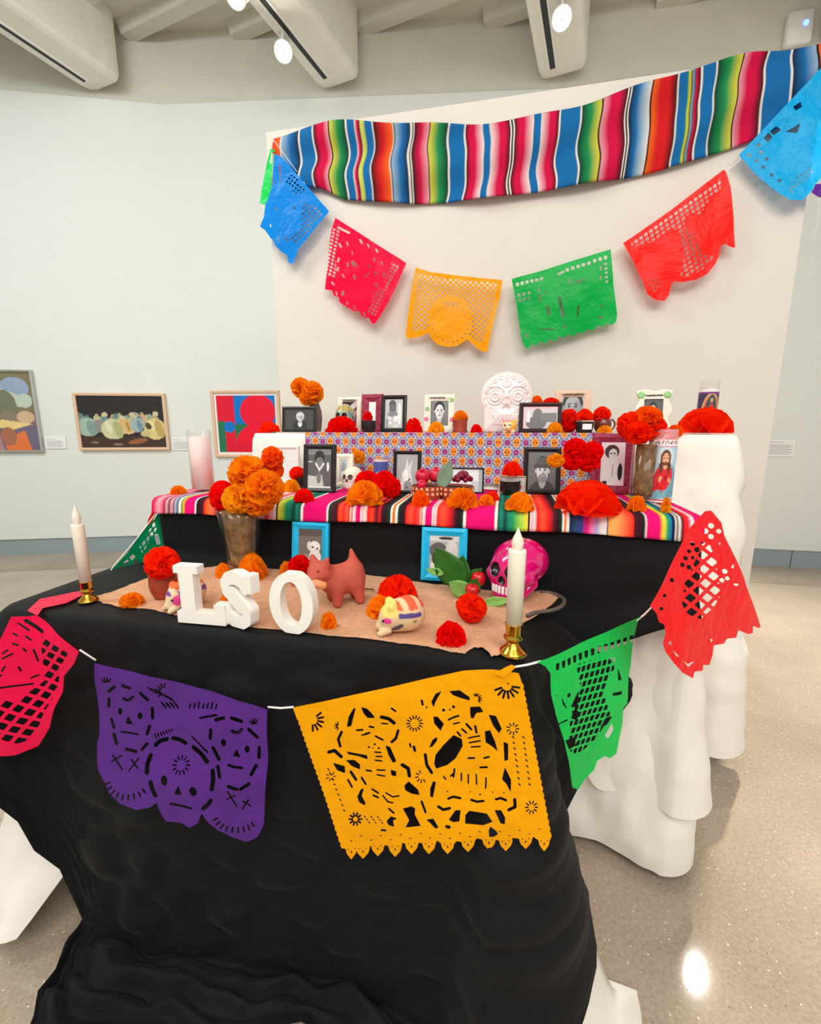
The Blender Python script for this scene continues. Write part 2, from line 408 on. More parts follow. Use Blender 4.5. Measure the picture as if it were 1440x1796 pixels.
# track spotlights
M['lens'] = mat('lit_lamp_lens', (255, 250, 240), 0.4, 0.0, emit=(255, 246, 232), estr=60)
M['chrome'] = mat('chrome_ring', (220, 220, 222), 0.2, 0.01, metal=1.0)
def spotlight(px, py, label, aim, power, lit=True):
    P = atz(px, py, 4.57); q = thing('track_spotlight', label, 'spotlight', P, 0, 'track spotlights')
    a = np.array(aim, float)-P; e = Vector(a).to_track_quat('Z', 'Y').to_euler()
    prof = [(0.03, -0.16), (0.05, -0.155), (0.055, -0.05), (0.075, -0.01), (0.078, 0.012), (0.07, 0.012), (0.066, 0.0), (0, 0.0)]
    h = obj('lamp_housing', lathe(prof, 28), M['white'], q); h.rotation_euler = e
    l = obj('lamp_lens', lathe([(0, 0.003), (0.06, 0.003), (0.064, 0.006), (0.0, 0.012)], 28), M['lens'], q); l.rotation_euler = e
    obj('mounting_stem', tube([(0, 0, -.02), (0, 0, 0.14)], 0.012), M['white'], q)
    lamp('track_lamp', 'SPOT', P+a/np.linalg.norm(a)*0.03, aim, power, WARM, 0.05, 90, 0.6)
spotlight(497, 90, 'lit white track spotlight on the middle ceiling beam', (-0.6, 0.4, 0.4), 60)
spotlight(985, 32, 'lit white track spotlight on the beam above the striped blanket', (0.9, -0.2, 0.6), 60)
spotlight(414, -8, 'white track spotlight at the top edge, left of the lit one', (-2.0, -0.5, 0.6), 20)
# wall box with a blue light
pc = onplane(1399, 52, (WR[0][0], WR[0][1], 0), (0.2, 0.98, 0)); k = fwd(pc)/F_PX
rb = thing('access_point', 'white wall box with a small blue light near the ceiling', 'access point', pc, R(-11.5))
obj('housing', box(-20*k, 20*k, -0.05, 0.03, -26*k, 24*k, 0.015), M['white'], rb)
obj('indicator_light', xf(lathe([(0, 0), (0.022, 0), (0.02, 0.006), (0, 0.008)], 12), (7*k, -0.05, 2*k), rx=R(90)), mat('blue_led', (60, 90, 255), 0.4, 0, emit=(70, 100, 255), estr=6), rb)
# ================================================================== CLOTHS
M['black'] = mat('black_cloth', (11, 11, 12), 0.75, 0.2, 40, 0.25, 160, spec=0.25, sheen=0.03)
M['whitecloth'] = mat('white_tablecloth', (238, 232, 222), 0.85, 0.03, 12, 0.12, 400, spec=0.2)
M['vcol'] = mat('printed_cloth', attr=True, rough=0.85, var=0.05, scale=200, bump=0.12, bscale=500, spec=0.2)
M['print'] = mat('printed_paper', attr=True, rough=0.35, var=0.015, scale=60, spec=0.4)
def perimeter(s0, s1, d0, d1, r, step=0.02):
    """closed rounded rectangle; returns points, outward normals, side tag and t"""
    P, Nn, tg = [], [], []
    def line(a, b, n, side):
        m = max(2, int(math.hypot(b[0]-a[0], b[1]-a[1])/step))
        for i in range(m): t = i/m; P.append((a[0]+(b[0]-a[0])*t, a[1]+(b[1]-a[1])*t)); Nn.append(n); tg.append(side+t*0.98)
    def arc(c, a0, side):
        for i in range(14): a = a0+(i/14)*math.pi/2; P.append((c[0]+r*math.cos(a), c[1]+r*math.sin(a))); Nn.append((math.cos(a), math.sin(a))); tg.append(side+0.98+0.02*i/14)
    line((s0+r, d0), (s1-r, d0), (0, -1), 0); arc((s1-r, d0+r), -math.pi/2, 0)
    line((s1, d0+r), (s1, d1-r), (1, 0), 1); arc((s1-r, d1-r), 0, 1)
    line((s1-r, d1), (s0+r, d1), (0, 1), 2); arc((s0+r, d1-r), math.pi/2, 2)
    line((s0, d1-r), (s0, d0+r), (-1, 0), 3); arc((s0+r, d0+r), math.pi, 3)
    return np.array(P), np.array(Nn), np.array(tg)
def drape(s0, s1, d0, d1, z, hem, flare, ripple, seed, r=0.03, rows=44, pool_h=0.03, topamp=0.0008, crumple=None, vert=1.0, fine=1.0):
    """tablecloth: flat top, skirt hanging from the rim.  hem(tag)->length, flare(tag,f)->outward, ripple(tag,f)->amplitude"""
    P, Nn, tg = perimeter(s0, s1, d0, d1, r); n = len(P)
    arc = np.cumsum(np.hypot(*(np.roll(P, -1, 0)-P).T)); Lh = np.array([hem(t) for t in tg])
    Lh = np.convolve(np.concatenate([Lh[-4:], Lh, Lh[:4]]), np.ones(9)/9, 'valid')
    verts = []; c = P.mean(0)
    for q in (0.01, 0.5, 0.8, 0.93):
        p = c+(P-c)*q; verts.append(np.stack([p[:, 0], p[:, 1], z+topamp*wr(p[:, 0], p[:, 1], seed, 6, 1.5, 5)], -1))
    verts.append(np.stack([P[:, 0], P[:, 1], np.full(n, z)], -1))
    for j in range(1, rows+1):
        l = Lh*j/rows; f = np.clip(l/z, 0, 1.5)
        drop = np.minimum(l, z-0.012); extra = np.maximum(l-(z-0.012), 0)
        rnd = 0.012*(1-np.exp(-l/0.012))
        out = rnd+np.array([flare(t, ff) for t, ff in zip(tg, f)])
        amp = np.array([ripple(t, ff) for t, ff in zip(tg, f)])
        wv = wr(arc, l*0.25, seed+1, 6, 1.6, 4.5)*1.6+wr(arc, l*0.5, seed+2, 6, 5, 11)*0.5
        out = out+amp*wv+extra*0.9
        zz = z-drop-rnd*0.0
        fold = 0.5+0.5*wr(arc*1.0, l*3, seed+3, 7, 2, 6)*1.6
        zz = zz+np.where(extra > 0, np.clip(fold, 0, 1)*pool_h*smooth01(extra/0.05), 0)+np.where(f > 0.02, 0.0035*wr(arc, l, seed+5, 8, 6, 16), 0)
        out = out+0.004*fine*wr(arc, l*.6, seed+6, 10, 5, 16)*smooth01(f*8)
        if crumple:
            q = np.abs(wr(arc, l*vert, seed+8, 5, crumple[1], crumple[2])*2)+np.abs(wr(arc, l*vert*1.2, seed+9, 5, crumple[1]*2, crumple[2]*2))
            out = out+crumple[0]*q*smooth01(f*6)
        p = P+Nn*out[:, None]; verts.append(np.stack([p[:, 0], p[:, 1], np.maximum(zz, 0.004)], -1))
    vv = np.concatenate(verts); nr = len(verts)
    f = [q for q in grid(n, nr, True)]; f.append(tuple(range(n)))
    W = O0+vv[:, :1]*U+vv[:, 1:2]*V+np.array([0, 0, 1])*vv[:, 2:3]
    return W, f
def cnr(tag_, c, wdt=0.35):   # closeness to corner c (tag value), with wrap
    d = abs(tag_-c); d = min(d, 4-d); return math.exp(-(d/wdt)**2)
# top tier white cloth
TS0, TS1 = 0.055, 2.13
def solidy(o, t):
    m = o.modifiers.new('thickness', 'SOLIDIFY'); m.thickness = t; m.offset = 0
def fr(t): return smooth01((t-0.86)/0.1)*(1-smooth01((t-3.9)/0.08))
def rt(t, a=.70): return smooth01((t-a)/0.1)*(1-smooth01((t-2.0)/.1))
whc = drape(TS0, TS1, D_TOP, D_TOP+0.5, Z3, lambda t: Z3-0.05-0.10*cnr(t, 1.0, .15)+.03*math.sin(t*40), lambda t, f: f*(0.13*cnr(t, 1.0, .05)+0.03*fr(t)), lambda t, f: f**.9*(0.004+0.012*rt(t, .84)), 11, r=0.012, crumple=(.016, 2.5, 6), vert=.5, fine=2.6)
tag(obj('tablecloth', whc, M['whitecloth']), 'white cloth covering the tallest back tier of the altar', 'tablecloth', 'white tablecloths')
# middle tier white cloths: a long one and a shorter one over it
whm = drape(0.005, 1.80, 0.012, D_TOP-0.03, Z2-0.014, lambda t: Z2-0.05, lambda t, f: f*(0.10*cnr(t, 1.0, .06)+0.02*fr(t)), lambda t, f: f**1.3*0.028*rt(t), 23, r=0.012, crumple=(.016, 2.0, 4.5), vert=.4, fine=2.0)
tag(obj('tablecloth', whm, M['whitecloth']), 'long white cloth reaching the floor under the middle tier', 'tablecloth', 'white tablecloths')
whn = drape(-0.0, 1.805, 0.008, D_TOP-0.032, Z2-0.008, lambda t: (.2 if t < .76 else .2+.72*smooth01((t-.76)/.08)) if t < 2 else .2, lambda t, f: f*(0.12*cnr(t, 1.0, .035)+0.035*rt(t)), lambda t, f: f**1.3*0.030*rt(t), 29, r=0.010, crumple=(.010, 1.5, 3.5), vert=.3, fine=2.0)
tag(obj('tablecloth', whn, M['whitecloth']), 'shorter white cloth with a straight hem at the right end of the middle tier', 'tablecloth', 'white tablecloths')
# lower tier white underlay
LS0, LS1 = -0.0, 1.30
whl = drape(LS0-0.10, LS1-0.03, D_LOW+0.04, -0.06, Z1-0.02, lambda t: (Z1+0.0) if .8 < t < 2 else (Z1-.09 if (t > 2.5 or t < .10) else .55), lambda t, f: f*f*(0.27*cnr(t, 1.0, .07)+0.12*cnr(t, 3.98, .12)+0.12*cnr(t, 0.0, .12)), lambda t, f: 0.035*f*cnr(t, 1.0, .1), 31, r=0.05, pool_h=.05, crumple=(.012, 1.4, 3.2), vert=.4)
tag(obj('tablecloth', whl, M['whitecloth']), 'white cloth showing below the black cloth of the front tier', 'tablecloth', 'white tablecloths')
# black cloth over the lower tier
HB = [(0.0, .24), (.03, .31), (.06, .46), (.085, .66), (.11, .92), (.14, 1.17), (.2, 1.22), (.3, 1.12), (.4, 1.17), (.55, 1.12), (.68, 1.10), (.8, 1.06), (.9, .99), (.95, .93), (.983, .80), (1.0, .68), (1.2, .44), (1.45, .25), (2.0, .2), (2.02, .06), (2.98, .06), (3.0, .30), (3.5, .22), (3.9, .23), (4.0, .24)]
def hem_b(t): return float(np.interp(t, [a for a, b in HB], [b for a, b in HB]))
def flare_b(t, f):
    return f*(0.05+0.20*cnr(t, 1.0, .06)+0.34*cnr(t, 3.98, .06)+0.30*cnr(t, 0.0, .05)+(1.3*math.exp(-((t-1.75)/.40)**2) if 1.02 < t < 2 else 0)+0.02*math.sin(t*7))
blk = drape(LS0-0.115, LS1, D_LOW, -0.02, Z1, hem_b, flare_b, lambda t, f: 0.022*f*f*(1 if t < 1 else .5), 47, r=0.05, rows=120, pool_h=.08, crumple=(.012, 2.2, 7), vert=.9, fine=1.6)
bo = tag(obj('tablecloth', blk, M['black']), 'crinkled black cloth over the lowest front tier, pooling on the floor', 'tablecloth')
# black cloth down the front of the middle tier
ss = np.linspace(-0.01, 1.815, 140); tt = np.linspace(0, 1, 40)
S, Tt = np.meshgrid(ss, tt)
bot = np.where(S < 1.25, Z1-0.03, Z1-0.03-0.13*smooth01((S-1.25)/0.25)+0.10*smooth01((S-1.5)/0.3))
Zq = Z2-0.008-(Z2-0.008-bot)*Tt
Dq = -0.026-0.004*wr(S, Zq, 5, 8, 1, 4)-0.03*smooth01((Tt-.7)/.3)-0.05*Tt*smooth01((S-1.3)/.3)+0.01*wr(S*1.0, Zq*3, 6, 8, 1, 3)*Tt
vv = np.array([T(a, b, c) for a, b, c in zip(S.ravel(), Dq.ravel(), Zq.ravel())])
o = tag(obj('cloth_panel', (vv, grid(140, 40)), M['black']), 'black cloth hanging down the front of the middle tier behind the blue frames', 'cloth'); solidy(o, .003)
# ---------------------------------------------------------------- striped blankets
def stops(lst, x):
    xs = np.array([a for a, b in lst], float); cs = np.array([lin(b) for a, b in lst])
    return np.stack([np.interp(x, xs, cs[:, k]) for k in range(3)], -1)
WH, BK, CR, PK, BL, NV, LB, DG, GR, YE, OR, RD = (240, 232, 222), (34, 18, 22), (222, 12, 72), (240, 160, 175), (22, 112, 178), (22, 34, 66), (160, 190, 215), (12, 58, 48), (28, 150, 84), (226, 216, 74), (250, 108, 26), (226, 28, 34)
def band(x0, x1, *c): return [(x0+(x1-x0)*i/max(1, len(c)-1)*0.999, q) for i, q in enumerate(c)]
WALL_ST = (band(470, 491, RD, OR)+band(491.2, 493.5, WH, WH)+band(494, 525, LB, BL, NV)+band(525.2, 528, WH, WH)+band(528.3, 550, BL, BL)+band(550.2, 552.8, WH, WH)
 + band(553, 578, BK, CR, CR, PK)+band(578.2, 580, BK, BK)+band(580.2, 607, YE, GR, DG)+band(607.3, 610, WH, WH)+band(610.3, 622, BL, BL)+band(622.3, 626, WH, CR)+band(626.3, 632, CR, BK)
 + band(632.3, 640, (200, 220, 130), YE, (120, 190, 120))+band(640.3, 651, BL, BL)+band(651.3, 654, WH, WH)+band(654.3, 687, BK, RD, OR)+band(687.2, 690, WH, BK)+band(690.3, 718, LB, BL, NV)
 + band(718.3, 721, WH, WH)+band(721.2, 723, BK, BK)+band(723.2, 726, WH, WH)+band(726.3, 752, BK, CR, PK)+band(752.3, 754, BK, BK)+band(754.3, 786, YE, GR, DG)+band(786.3, 789, WH, WH)
 + band(789.3, 816, BL, BL)+band(816.3, 819, WH, WH)+band(819.3, 850, BK, CR, CR, PK, WH)+band(850.3, 861, BL, BL)+band(861.3, 895, WH, PK, CR, CR, BK)+band(895.3, 898, WH, WH)+band(898.2, 900, BK, BK)
 + band(900.2, 903, WH, WH)+band(903.3, 936, BK, CR, CR, PK, WH)+band(936.3, 948, BL, BL)+band(948.3, 980, WH, PK, CR, CR, BK)+band(980.3, 983, WH, WH)+band(983.3, 1018, BL, BL)+band(1018.3, 1021, WH, WH)
 + band(1021.3, 1056, DG, GR, YE)+band(1056.2, 1058.5, BK, BK)+band(1059, 1100, PK, CR, CR, BK)+band(1100.3, 1103, WH, WH)+band(1103.2, 1105, BK, BK)+band(1105.2, 1108, WH, WH)+band(1108.3, 1144, NV, BL, LB, WH)
 + band(1144.3, 1147, BK, BK)+band(1147.3, 1191, OR, RD, RD, BK)+band(1191.3, 1194, WH, WH)+band(1194.3, 1209, BL, BL)+band(1209.3, 1217, GR, YE, DG)+band(1217.3, 1223, LB, BK)+band(1223.3, 1230, CR, BK)+band(1230.3, 1234, WH, WH)
 + band(1234.3, 1255, BL, BL)+band(1255.3, 1258, WH, WH)+band(1258.3, 1299, DG, GR, YE)+band(1299.3, 1301, BK, BK)+band(1301.3, 1346, PK, CR, CR, BK)+band(1346.3, 1350, WH, WH)+band(1350.3, 1393, BL, BL)
 + band(1393.3, 1397, WH, WH)+band(1397.3, 1436, NV, BL, LB)+band(1436.3, 1440, BK, BK)+band(1440.3, 1490, OR, RD))
tx = [478, 545, 610, 720, 820, 900, 960, 1020, 1090, 1160, 1230, 1300, 1370, 1440, 1475]
ty = [241, 224, 214, 218, 216, 207, 196, 183, 162, 142, 119, 97, 84, 74, 70]
bx = [560, 600, 640, 720, 800, 860, 930, 1000, 1060, 1110, 1180, 1245, 1310, 1380, 1440]
by = [330, 349, 353, 357, 354, 350, 342, 332, 322, 313, 298, 278, 255, 232, 212]
def spl(a, n):
    a = np.asarray(a, float); t = np.linspace(0, len(a)-1, n); i = np.clip(t.astype(int), 0, len(a)-2); u = t-i
    p = np.concatenate([[2*a[0]-a[1]], a, [2*a[-1]-a[-2]]]); p0, p1, p2, p3 = p[i], p[i+1], p[i+2], p[i+3]
    return 0.5*((2*p1)+(-p0+p2)*u+(2*p0-5*p1+4*p2-p3)*u*u+(-p0+3*p1-3*p2+p3)*u**3)
nC, nR = 760, 30
TX, TY = spl(tx, nC), spl(ty, nC)
# stripes run straight down with the weave; columns keep the same photo x at mid height
vpt = (693.0, 4970.0)
rows = np.linspace(0, 1, nR)
BY = np.interp(TX, bx, by)
PX = np.zeros((nR, nC)); PY = np.zeros((nR, nC))
for j, q in enumerate(rows):
    y = TY+(BY-TY)*q; PX[j] = TX+(vpt[0]-TX)*(y-TY)/(vpt[1]-TY)+(2.2*np.sin(q*7+TX*0.02)+1.0*np.sin(q*13+TX*0.035))*smooth01((TX-500)/60); PY[j] = y
Wp = onp(PX, PY, D_WALL-0.025)
bulge = 0.010*np.sin(TX[None, :]*0.035+rows[:, None]*3)+0.014*np.sin(rows[:, None]*9+TX[None, :]*0.012)+0.010*rows[:, None]
Wp = Wp-bulge[..., None]*V
o = tag(obj('serape_blanket', (Wp.reshape(-1, 3), grid(nC, nR)), M['vcol'], col=np.tile(stops(WALL_ST, TX)*0.72, (nR, 1))), 'long rainbow striped blanket hung along the top of the partition', 'blanket'); solidy(o, .006)
MG, MR, TE, LO = (226, 8, 110), (70, 22, 34), (30, 132, 110), (244, 176, 92)
MID_ST = (band(270, 288, CR, PK, CR)+band(288.2, 306, MR, PK, MR, PK, MR)+band(306.3, 314, (170, 190, 210), NV)+band(314.3, 318, WH, WH)+band(318.2, 325, DG, (180, 190, 60), OR)+band(325.3, 342, MG, MG)
 + band(342.2, 345, WH, WH)+band(345.3, 358, BK, MR)+band(358.3, 380, RD, OR, (255, 120, 90), RD)+band(380.3, 440, MR, RD, PK, RD, MR)+band(440.3, 485, RD, PK, WH, RD, PK, WH)+band(485.3, 488, BK, BK)+band(488.3, 508, (236, 226, 70), (190, 214, 70), GR, TE)
 + band(508.2, 528, TE, DG, TE, DG)+band(528.3, 532, WH, WH)+band(532.3, 573, MG, MG)+band(573.3, 576, WH, WH)+band(576.3, 592, DG, MR, MR)+band(592.3, 614, RD, (255, 80, 40), RD, (255, 90, 60), RD)+band(614.3, 624, WH, RD, WH, PK)+band(624.3, 632, MG, MG)
 + band(632.3, 645, WH, PK, WH, RD)+band(645.3, 668, RD, (255, 70, 40), MR, RD)+band(668.3, 685, MR, BK, DG)+band(685.3, 688, WH, WH)+band(688.2, 693, OR, OR)+band(693.2, 697, WH, WH)+band(697.3, 712, DG, BK, MR)+band(712.3, 736, RD, (255, 80, 50), RD, (255, 80, 50))
 + band(736.3, 746, WH, RD, WH, PK)+band(746.3, 757, MG, MG)+band(757.3, 766, WH, PK, WH)+band(766.3, 798, RD, (255, 80, 50), RD, MR)+band(798.3, 812, MR, BK, DG)+band(812.3, 817, WH, WH)+band(817.3, 868, MG, MG)+band(868.3, 872, WH, WH)
 + band(872.3, 900, DG, TE, DG, TE, GR)+band(900.2, 926, GR, (150, 210, 80), (240, 226, 60))+band(926.3, 929, BK, BK)+band(929.3, 942, WH, PK, WH, RD)+band(942.3, 972, RD, (255, 80, 50), RD, MR)+band(972.3, 986, MR, BK, DG)+band(986.3, 990, WH, WH)+band(990.2, 994, OR, OR)
 + band(994.2, 998, WH, WH)+band(998.3, 1022, NV, (40, 70, 110), (60, 60, 130))+band(1022.2, 1064, (130, 60, 150), MG, (235, 130, 190), (170, 170, 215), WH, (220, 230, 238))+band(1064.3, 1067, BK, BK)+band(1067.3, 1112, LO, LO, (250, 140, 80), (245, 90, 50), RD)
 + band(1112.3, 1130, MR, BK)+band(1130.3, 1134, DG, WH)+band(1134.3, 1158, MG, MG)+band(1158.3, 1178, OR, YE, GR, BL)+band(1178.3, 1184, NV, NV)+band(1184.3, 1196, WH, BK, WH, BK)+band(1196.3, 1212, BK, RD, RD, PK)+band(1212.3, 1218, WH, PK)+band(1218.3, 1260, MG, CR))
nC = 620; sS = np.linspace(-0.025, 1.815, nC)
path = [(0.42, Z2+0.004), (0.3, Z2+.004), (0.2, Z2+.004), (0.1, Z2+.004), (0.03, Z2+.004), (0.0, Z2+.004), (-0.024, Z2+.001), (-0.036, Z2-0.006), (-0.042, Z2-.018), (-0.044, Z2-.032), (-0.046, Z2-.044), (-0.048, Z2-0.054)]
G = []
for k, (d, z) in enumerate(path):
    g = O0+sS[:, None]*U+(d-0.002*np.sin(sS*60)*(k > 6))[:, None]*V; g[:, 2] = z+0.0015*wr(sS, np.full(nC, d), 3, 6, 2, 9)
    if k == len(path)-1: g[:, 2] += 0.004*np.sin(sS*9)
    if k > 6: g[:, 2] -= 0.012*smooth01((sS-1.3)/.5)*(k-6)/5
    G.append(g)
fx, fy = proj(G[8])
o = tag(obj('serape_blanket', (np.concatenate(G), grid(nC, len(path))), M['vcol'], col=np.tile(stops(MID_ST, fx), (len(path), 1))), 'red and magenta striped blanket draped over the front edge of the middle tier', 'blanket'); solidy(o, .004)
# ---------------------------------------------------------------- skull print cloth
def skull_print(x, y):
    cw, ch = 0.0375, 0.0405; i = np.floor(x/cw); j = np.floor(y/ch); a = (x/cw-i-.5)*cw; b = (y/ch-j-.5)*ch
    sk = ((i+j) % 2 == 0); c = np.tile(lin((120, 132, 160)), x.shape+(1,))
    def put(m, q): c[m] = lin(q)
    rr = np.hypot(a, b); an = np.arctan2(b, a)
    put((np.abs(np.abs(a)-cw/2) < .004) & (np.abs(np.abs(b)-ch/2) < .006), (206, 206, 220))
    put(~sk & (rr < .0165+.0035*np.cos(8*an)), (205, 196, 214)); put(~sk & (rr < .0125+.003*np.cos(8*an)), (150, 40, 112)); put(~sk & (rr < .0035), (226, 120, 180))
    cr = np.hypot(a/1.0, (b-.003)/1.08); jaw = (np.abs(a) < .0085) & (b < -.004) & (b > -.0175)
    put(sk & ((cr < .0165) | ((np.abs(a) < .011) & (b < -.002) & (b > -.0195))), (222, 200, 190)); put(sk & ((cr < .0142) | jaw), (244, 142, 46))
    put(sk & (np.hypot(np.abs(a)-.0055, b-.001) < .0032), (60, 40, 50)); put(sk & (np.hypot(a, b+.006) < .0016), (90, 40, 30))
    put(sk & (np.abs(b+.0125) < .0007) & (np.abs(a) < .007), (120, 60, 30)); put(sk & (np.hypot(a, b-.010) < .0025), (210, 70, 60))
    return c
s_l = sd(onp(543, 765, D_TOP))[0]; s_r = sd(onp(1062, 765, D_TOP))[0]
nC = int((s_r-s_l)/0.0024); sS = np.linspace(s_l, s_r, nC)
ys = np.concatenate([np.linspace(0, 0.215, 92)])
rowsv, colv = [], []
for d_, z_, off in [(0.5, Z3+.005, -0.45), (0.12, Z3+.005, -.1), (-0.048, Z3+.005, -0.004)]:
    g = O0+sS[:, None]*U+(D_TOP+d_)*V; g[:, 2] = z_; rowsv.append(g); colv.append(skull_print(sS, np.full(nC, -off)+5))
for y in ys:
    g = O0+sS[:, None]*U+(D_TOP-0.052-0.03*y-0.004*np.sin(sS*14+y*6))[:, None]*V; g[:, 2] = Z3+0.004-y
    rowsv.append(g); colv.append(skull_print(sS, np.full(nC, 5-y)))
o = tag(obj('printed_cloth', (np.concatenate(rowsv), grid(nC, len(rowsv))), M['vcol'], col=np.concatenate(colv)), 'purple and blue cloth printed with orange skulls down the back tier', 'cloth'); solidy(o, .002)
# ================================================================== CUT-PAPER BUNTING
def film(name, c): return mat(name, c, 0.30, 0.05, 9, 0.5, 26, spec=0.2, translucent=0.15, alpha=0.965)
FILM = {k: film('film_'+k, c) for k, c in dict(blue=(0, 132, 222), pink=(246, 0, 62), gold=(246, 160, 0), green=(0, 172, 72), red=(252, 24, 12), sky=(0, 170, 232), purple=(92, 44, 138), yellow=(255, 172, 0), lime=(0, 206, 86), dkgreen=(0, 140, 88), rose=(240, 14, 74), scarlet=(252, 8, 24)).items()}
M['cord'] = mat('white_cord', (238, 236, 230), 0.7, 0.04)
class Z:   # coordinates read off an enlarged crop: pixel = crop/scale + origin
    def __init__(s, k, ox, oy): s.k, s.ox, s.oy = k, ox, oy
    def p(s, *xy): return [(x/s.k+s.ox, y/s.k+s.oy) for x, y in xy]
def bumpy(a, b, n, amp):
    a, b = np.array(a, float), np.array(b, float); e = b-a; nn = np.array([e[1], -e[0]])/np.hypot(*e); out = []
    for i in range(n):
        for q, h in ((0, 0), (.3, 1), (.7, 1)): out.append(tuple(a+e*(i+q)/n+nn*amp*h))
    return out
def pennant(name, parent, mt, outline, holes, plane, off, step, label, amp=0.006, seed=0, bend=None):
    """cut film: outline and holes given as photo coordinates, laid onto the plane (p0, n) where the film hangs"""
    P = np.array(outline, float); x0, y0 = P.min(0)-step*2; x1, y1 = P.max(0)+step*2
    X, Y = np.meshgrid(np.arange(x0, x1, step), np.arange(y0, y1, step))
    Fd = poly_d(X, Y, P)
    for h in holes: Fd = np.minimum(Fd, -h(X, Y))
    p, f = msq(Fd, X, Y); W = onplane(p[:, 0], p[:, 1], *plane); n = np.array(plane[1], float); n /= np.linalg.norm(n)
    sc = 1/max(x1-x0, y1-y0); q = amp*(wr(p[:, 0]*sc, p[:, 1]*sc, seed, 6, .6, 1.8)*1.3+wr(p[:, 0]*sc, p[:, 1]*sc, seed+9, 6, 2, 5)*.35)
    if bend is not None: q = q+bend(p[:, 0], p[:, 1])
    W = W-q[:, None]*n
    o = obj(name, (W, f), mt, parent, True, off=off); o['label'] = label; return o
def H_ell(cx, cy, rx, ry, a=0): return lambda X, Y: ell_d(X, Y, cx, cy, rx, ry, a)
def H_seg(P, r): return lambda X, Y: seg_d(X, Y, P, r)
def H_poly(P): return lambda X, Y: poly_d(X, Y, P)
def H_petals(cx, cy, r0, r1, n, w_, a0=0, a1=2*math.pi):
    out = []
    for i in range(n):
        a = a0+(a1-a0)*i/n; out.append(H_seg([(cx+r0*math.cos(a), cy+r0*math.sin(a)), (cx+r1*math.cos(a), cy+r1*math.sin(a))], w_))
    return out
def H_lat(o, a, b, gap, region=None, keep=(), shear=0.0):
    """lattice of openings: axes a,b (px vectors), gap = bar half width fraction, inside region polygon, outside keep fields"""
    a, b = np.array(a, float), np.array(b, float); det = a[0]*b[1]-a[1]*b[0]; sc = min(np.hypot(*a), np.hypot(*b))
    def fn(X, Y):
        x, y = X-o[0], Y-o[1]; p = (x*b[1]-y*b[0])/det; q = (a[0]*y-a[1]*x)/det
        d = np.minimum(.5-np.abs(p-np.floor(p)-.5), .5-np.abs(q-np.floor(q)-.5))-gap
        d = d*sc
        if region is not None: d = np.minimum(d, poly_d(X, Y, region))
        for k in keep: d = np.minimum(d, -k(X, Y))
        return d
    return fn
# ---------------------------------------------------------------- wall garland
PLW = (T(0, D_WALL-0.07), V)
gw = thing('papel_picado_garland', 'garland of bright cut-paper pennants strung across the partition', 'garland', T(0.9, D_WALL-0.07, 1.9))
OW = np.array(gw.location)
def str_px(pts, plane, r, parent, off, n=60):
    a = np.array(pts, float); X, Y = spl(a[:, 0], n), spl(a[:, 1], n); return obj('cord', tube(onplane(X, Y, *plane), r, 6), M['cord'], parent, off=off)
str_px([(480, 246), (520, 300), (578, 381), (650, 422), (716, 459), (800, 482), (890, 493), (985, 465), (1076, 438), (1092, 426), (1185, 366), (1276, 298), (1303, 275), (1370, 205), (1452, 128)], (T(0, D_WALL-0.052), V), 0.0016, gw, OW)
z = Z(7.18, 440, 230)
wl = lambda z_, *pts: z_.p(*pts)
ol = z.p((300, 285), (385, 320), (985, 1010), (960, 1040), (870, 1150), (740, 1320), (600, 1490), (540, 1650), (505, 1680), (465, 1640), (455, 1560), (385, 1520), (300, 1430), (275, 1370), (245, 1345), (180, 1250), (115, 1200), (165, 1090), (185, 930), (215, 860), (260, 700), (280, 480))
holes = [H_lat(z.p((700, 900))[0], (5.2, 5.2), (5.6, -4.6), .19, z.p((650, 900), (860, 960), (900, 1060), (600, 1430), (440, 1360), (640, 1200))),
         H_lat(z.p((480, 560))[0], (5, 4), (4, -5.4), .22, z.p((460, 540), (560, 560), (700, 760), (560, 800), (440, 640)))]
holes += [H_seg(z.p((360, 430), (370, 640)), 1.1), H_seg(z.p((300, 960), (330, 985)), 1.2), H_ell(*z.p((545, 965))[0], 2.6, 2.2), H_ell(*z.p((250, 1190))[0], 1.6, 3), H_seg(z.p((420, 1330), (470, 1390)), 1.3), H_seg(z.p((330, 1330), (350, 1400)), 1.0)]
pennant('pennant', gw, FILM['blue'], ol, holes, PLW, OW, 1.4, 'bright blue pennant hanging twisted at the left end', .012, 1)
gq = z.p((250, 220), (300, 240), (270, 470), (265, 700), (215, 860), (180, 930), (105, 905), (140, 700), (200, 420))
pennant('pennant', gw, FILM['lime'], gq, [H_poly(z.p((262, 250), (288, 260), (262, 430), (240, 400)))], (T(0, D_WALL-0.04), V), OW, 1.4, 'green pennant edge hanging past the left end of the partition', .008, 2)
z = Z(8, 560, 370)
ol = z.p((225, 95), (1225, 735), (1150, 900), (1060, 1120), (950, 1330), (850, 1500), (780, 1590), (735, 1575), (700, 1500), (640, 1500), (590, 1470), (570, 1410), (520, 1400), (490, 1415), (440, 1370), (400, 1360), (330, 1310), (280, 1280), (265, 1200), (200, 1190), (170, 1110), (70, 1095), (90, 930), (130, 500), (170, 270))
rg = z.p((170, 250), (300, 250), (230, 620), (240, 930), (90, 920), (130, 500)); rg2 = z.p((1020, 700), (1140, 770), (860, 1330), (790, 1480), (680, 1420), (720, 1290), (780, 1130), (900, 1080))
holes = [H_lat((575, 400), (7, 3.6), (-1.3, 6.2), .17, rg), H_lat((670, 540), (5.8, 3.2), (-3.1, 5.8), .17, rg2), H_seg(z.p((270, 235), (420, 310)), 2.0)]
rn = random.Random(4)
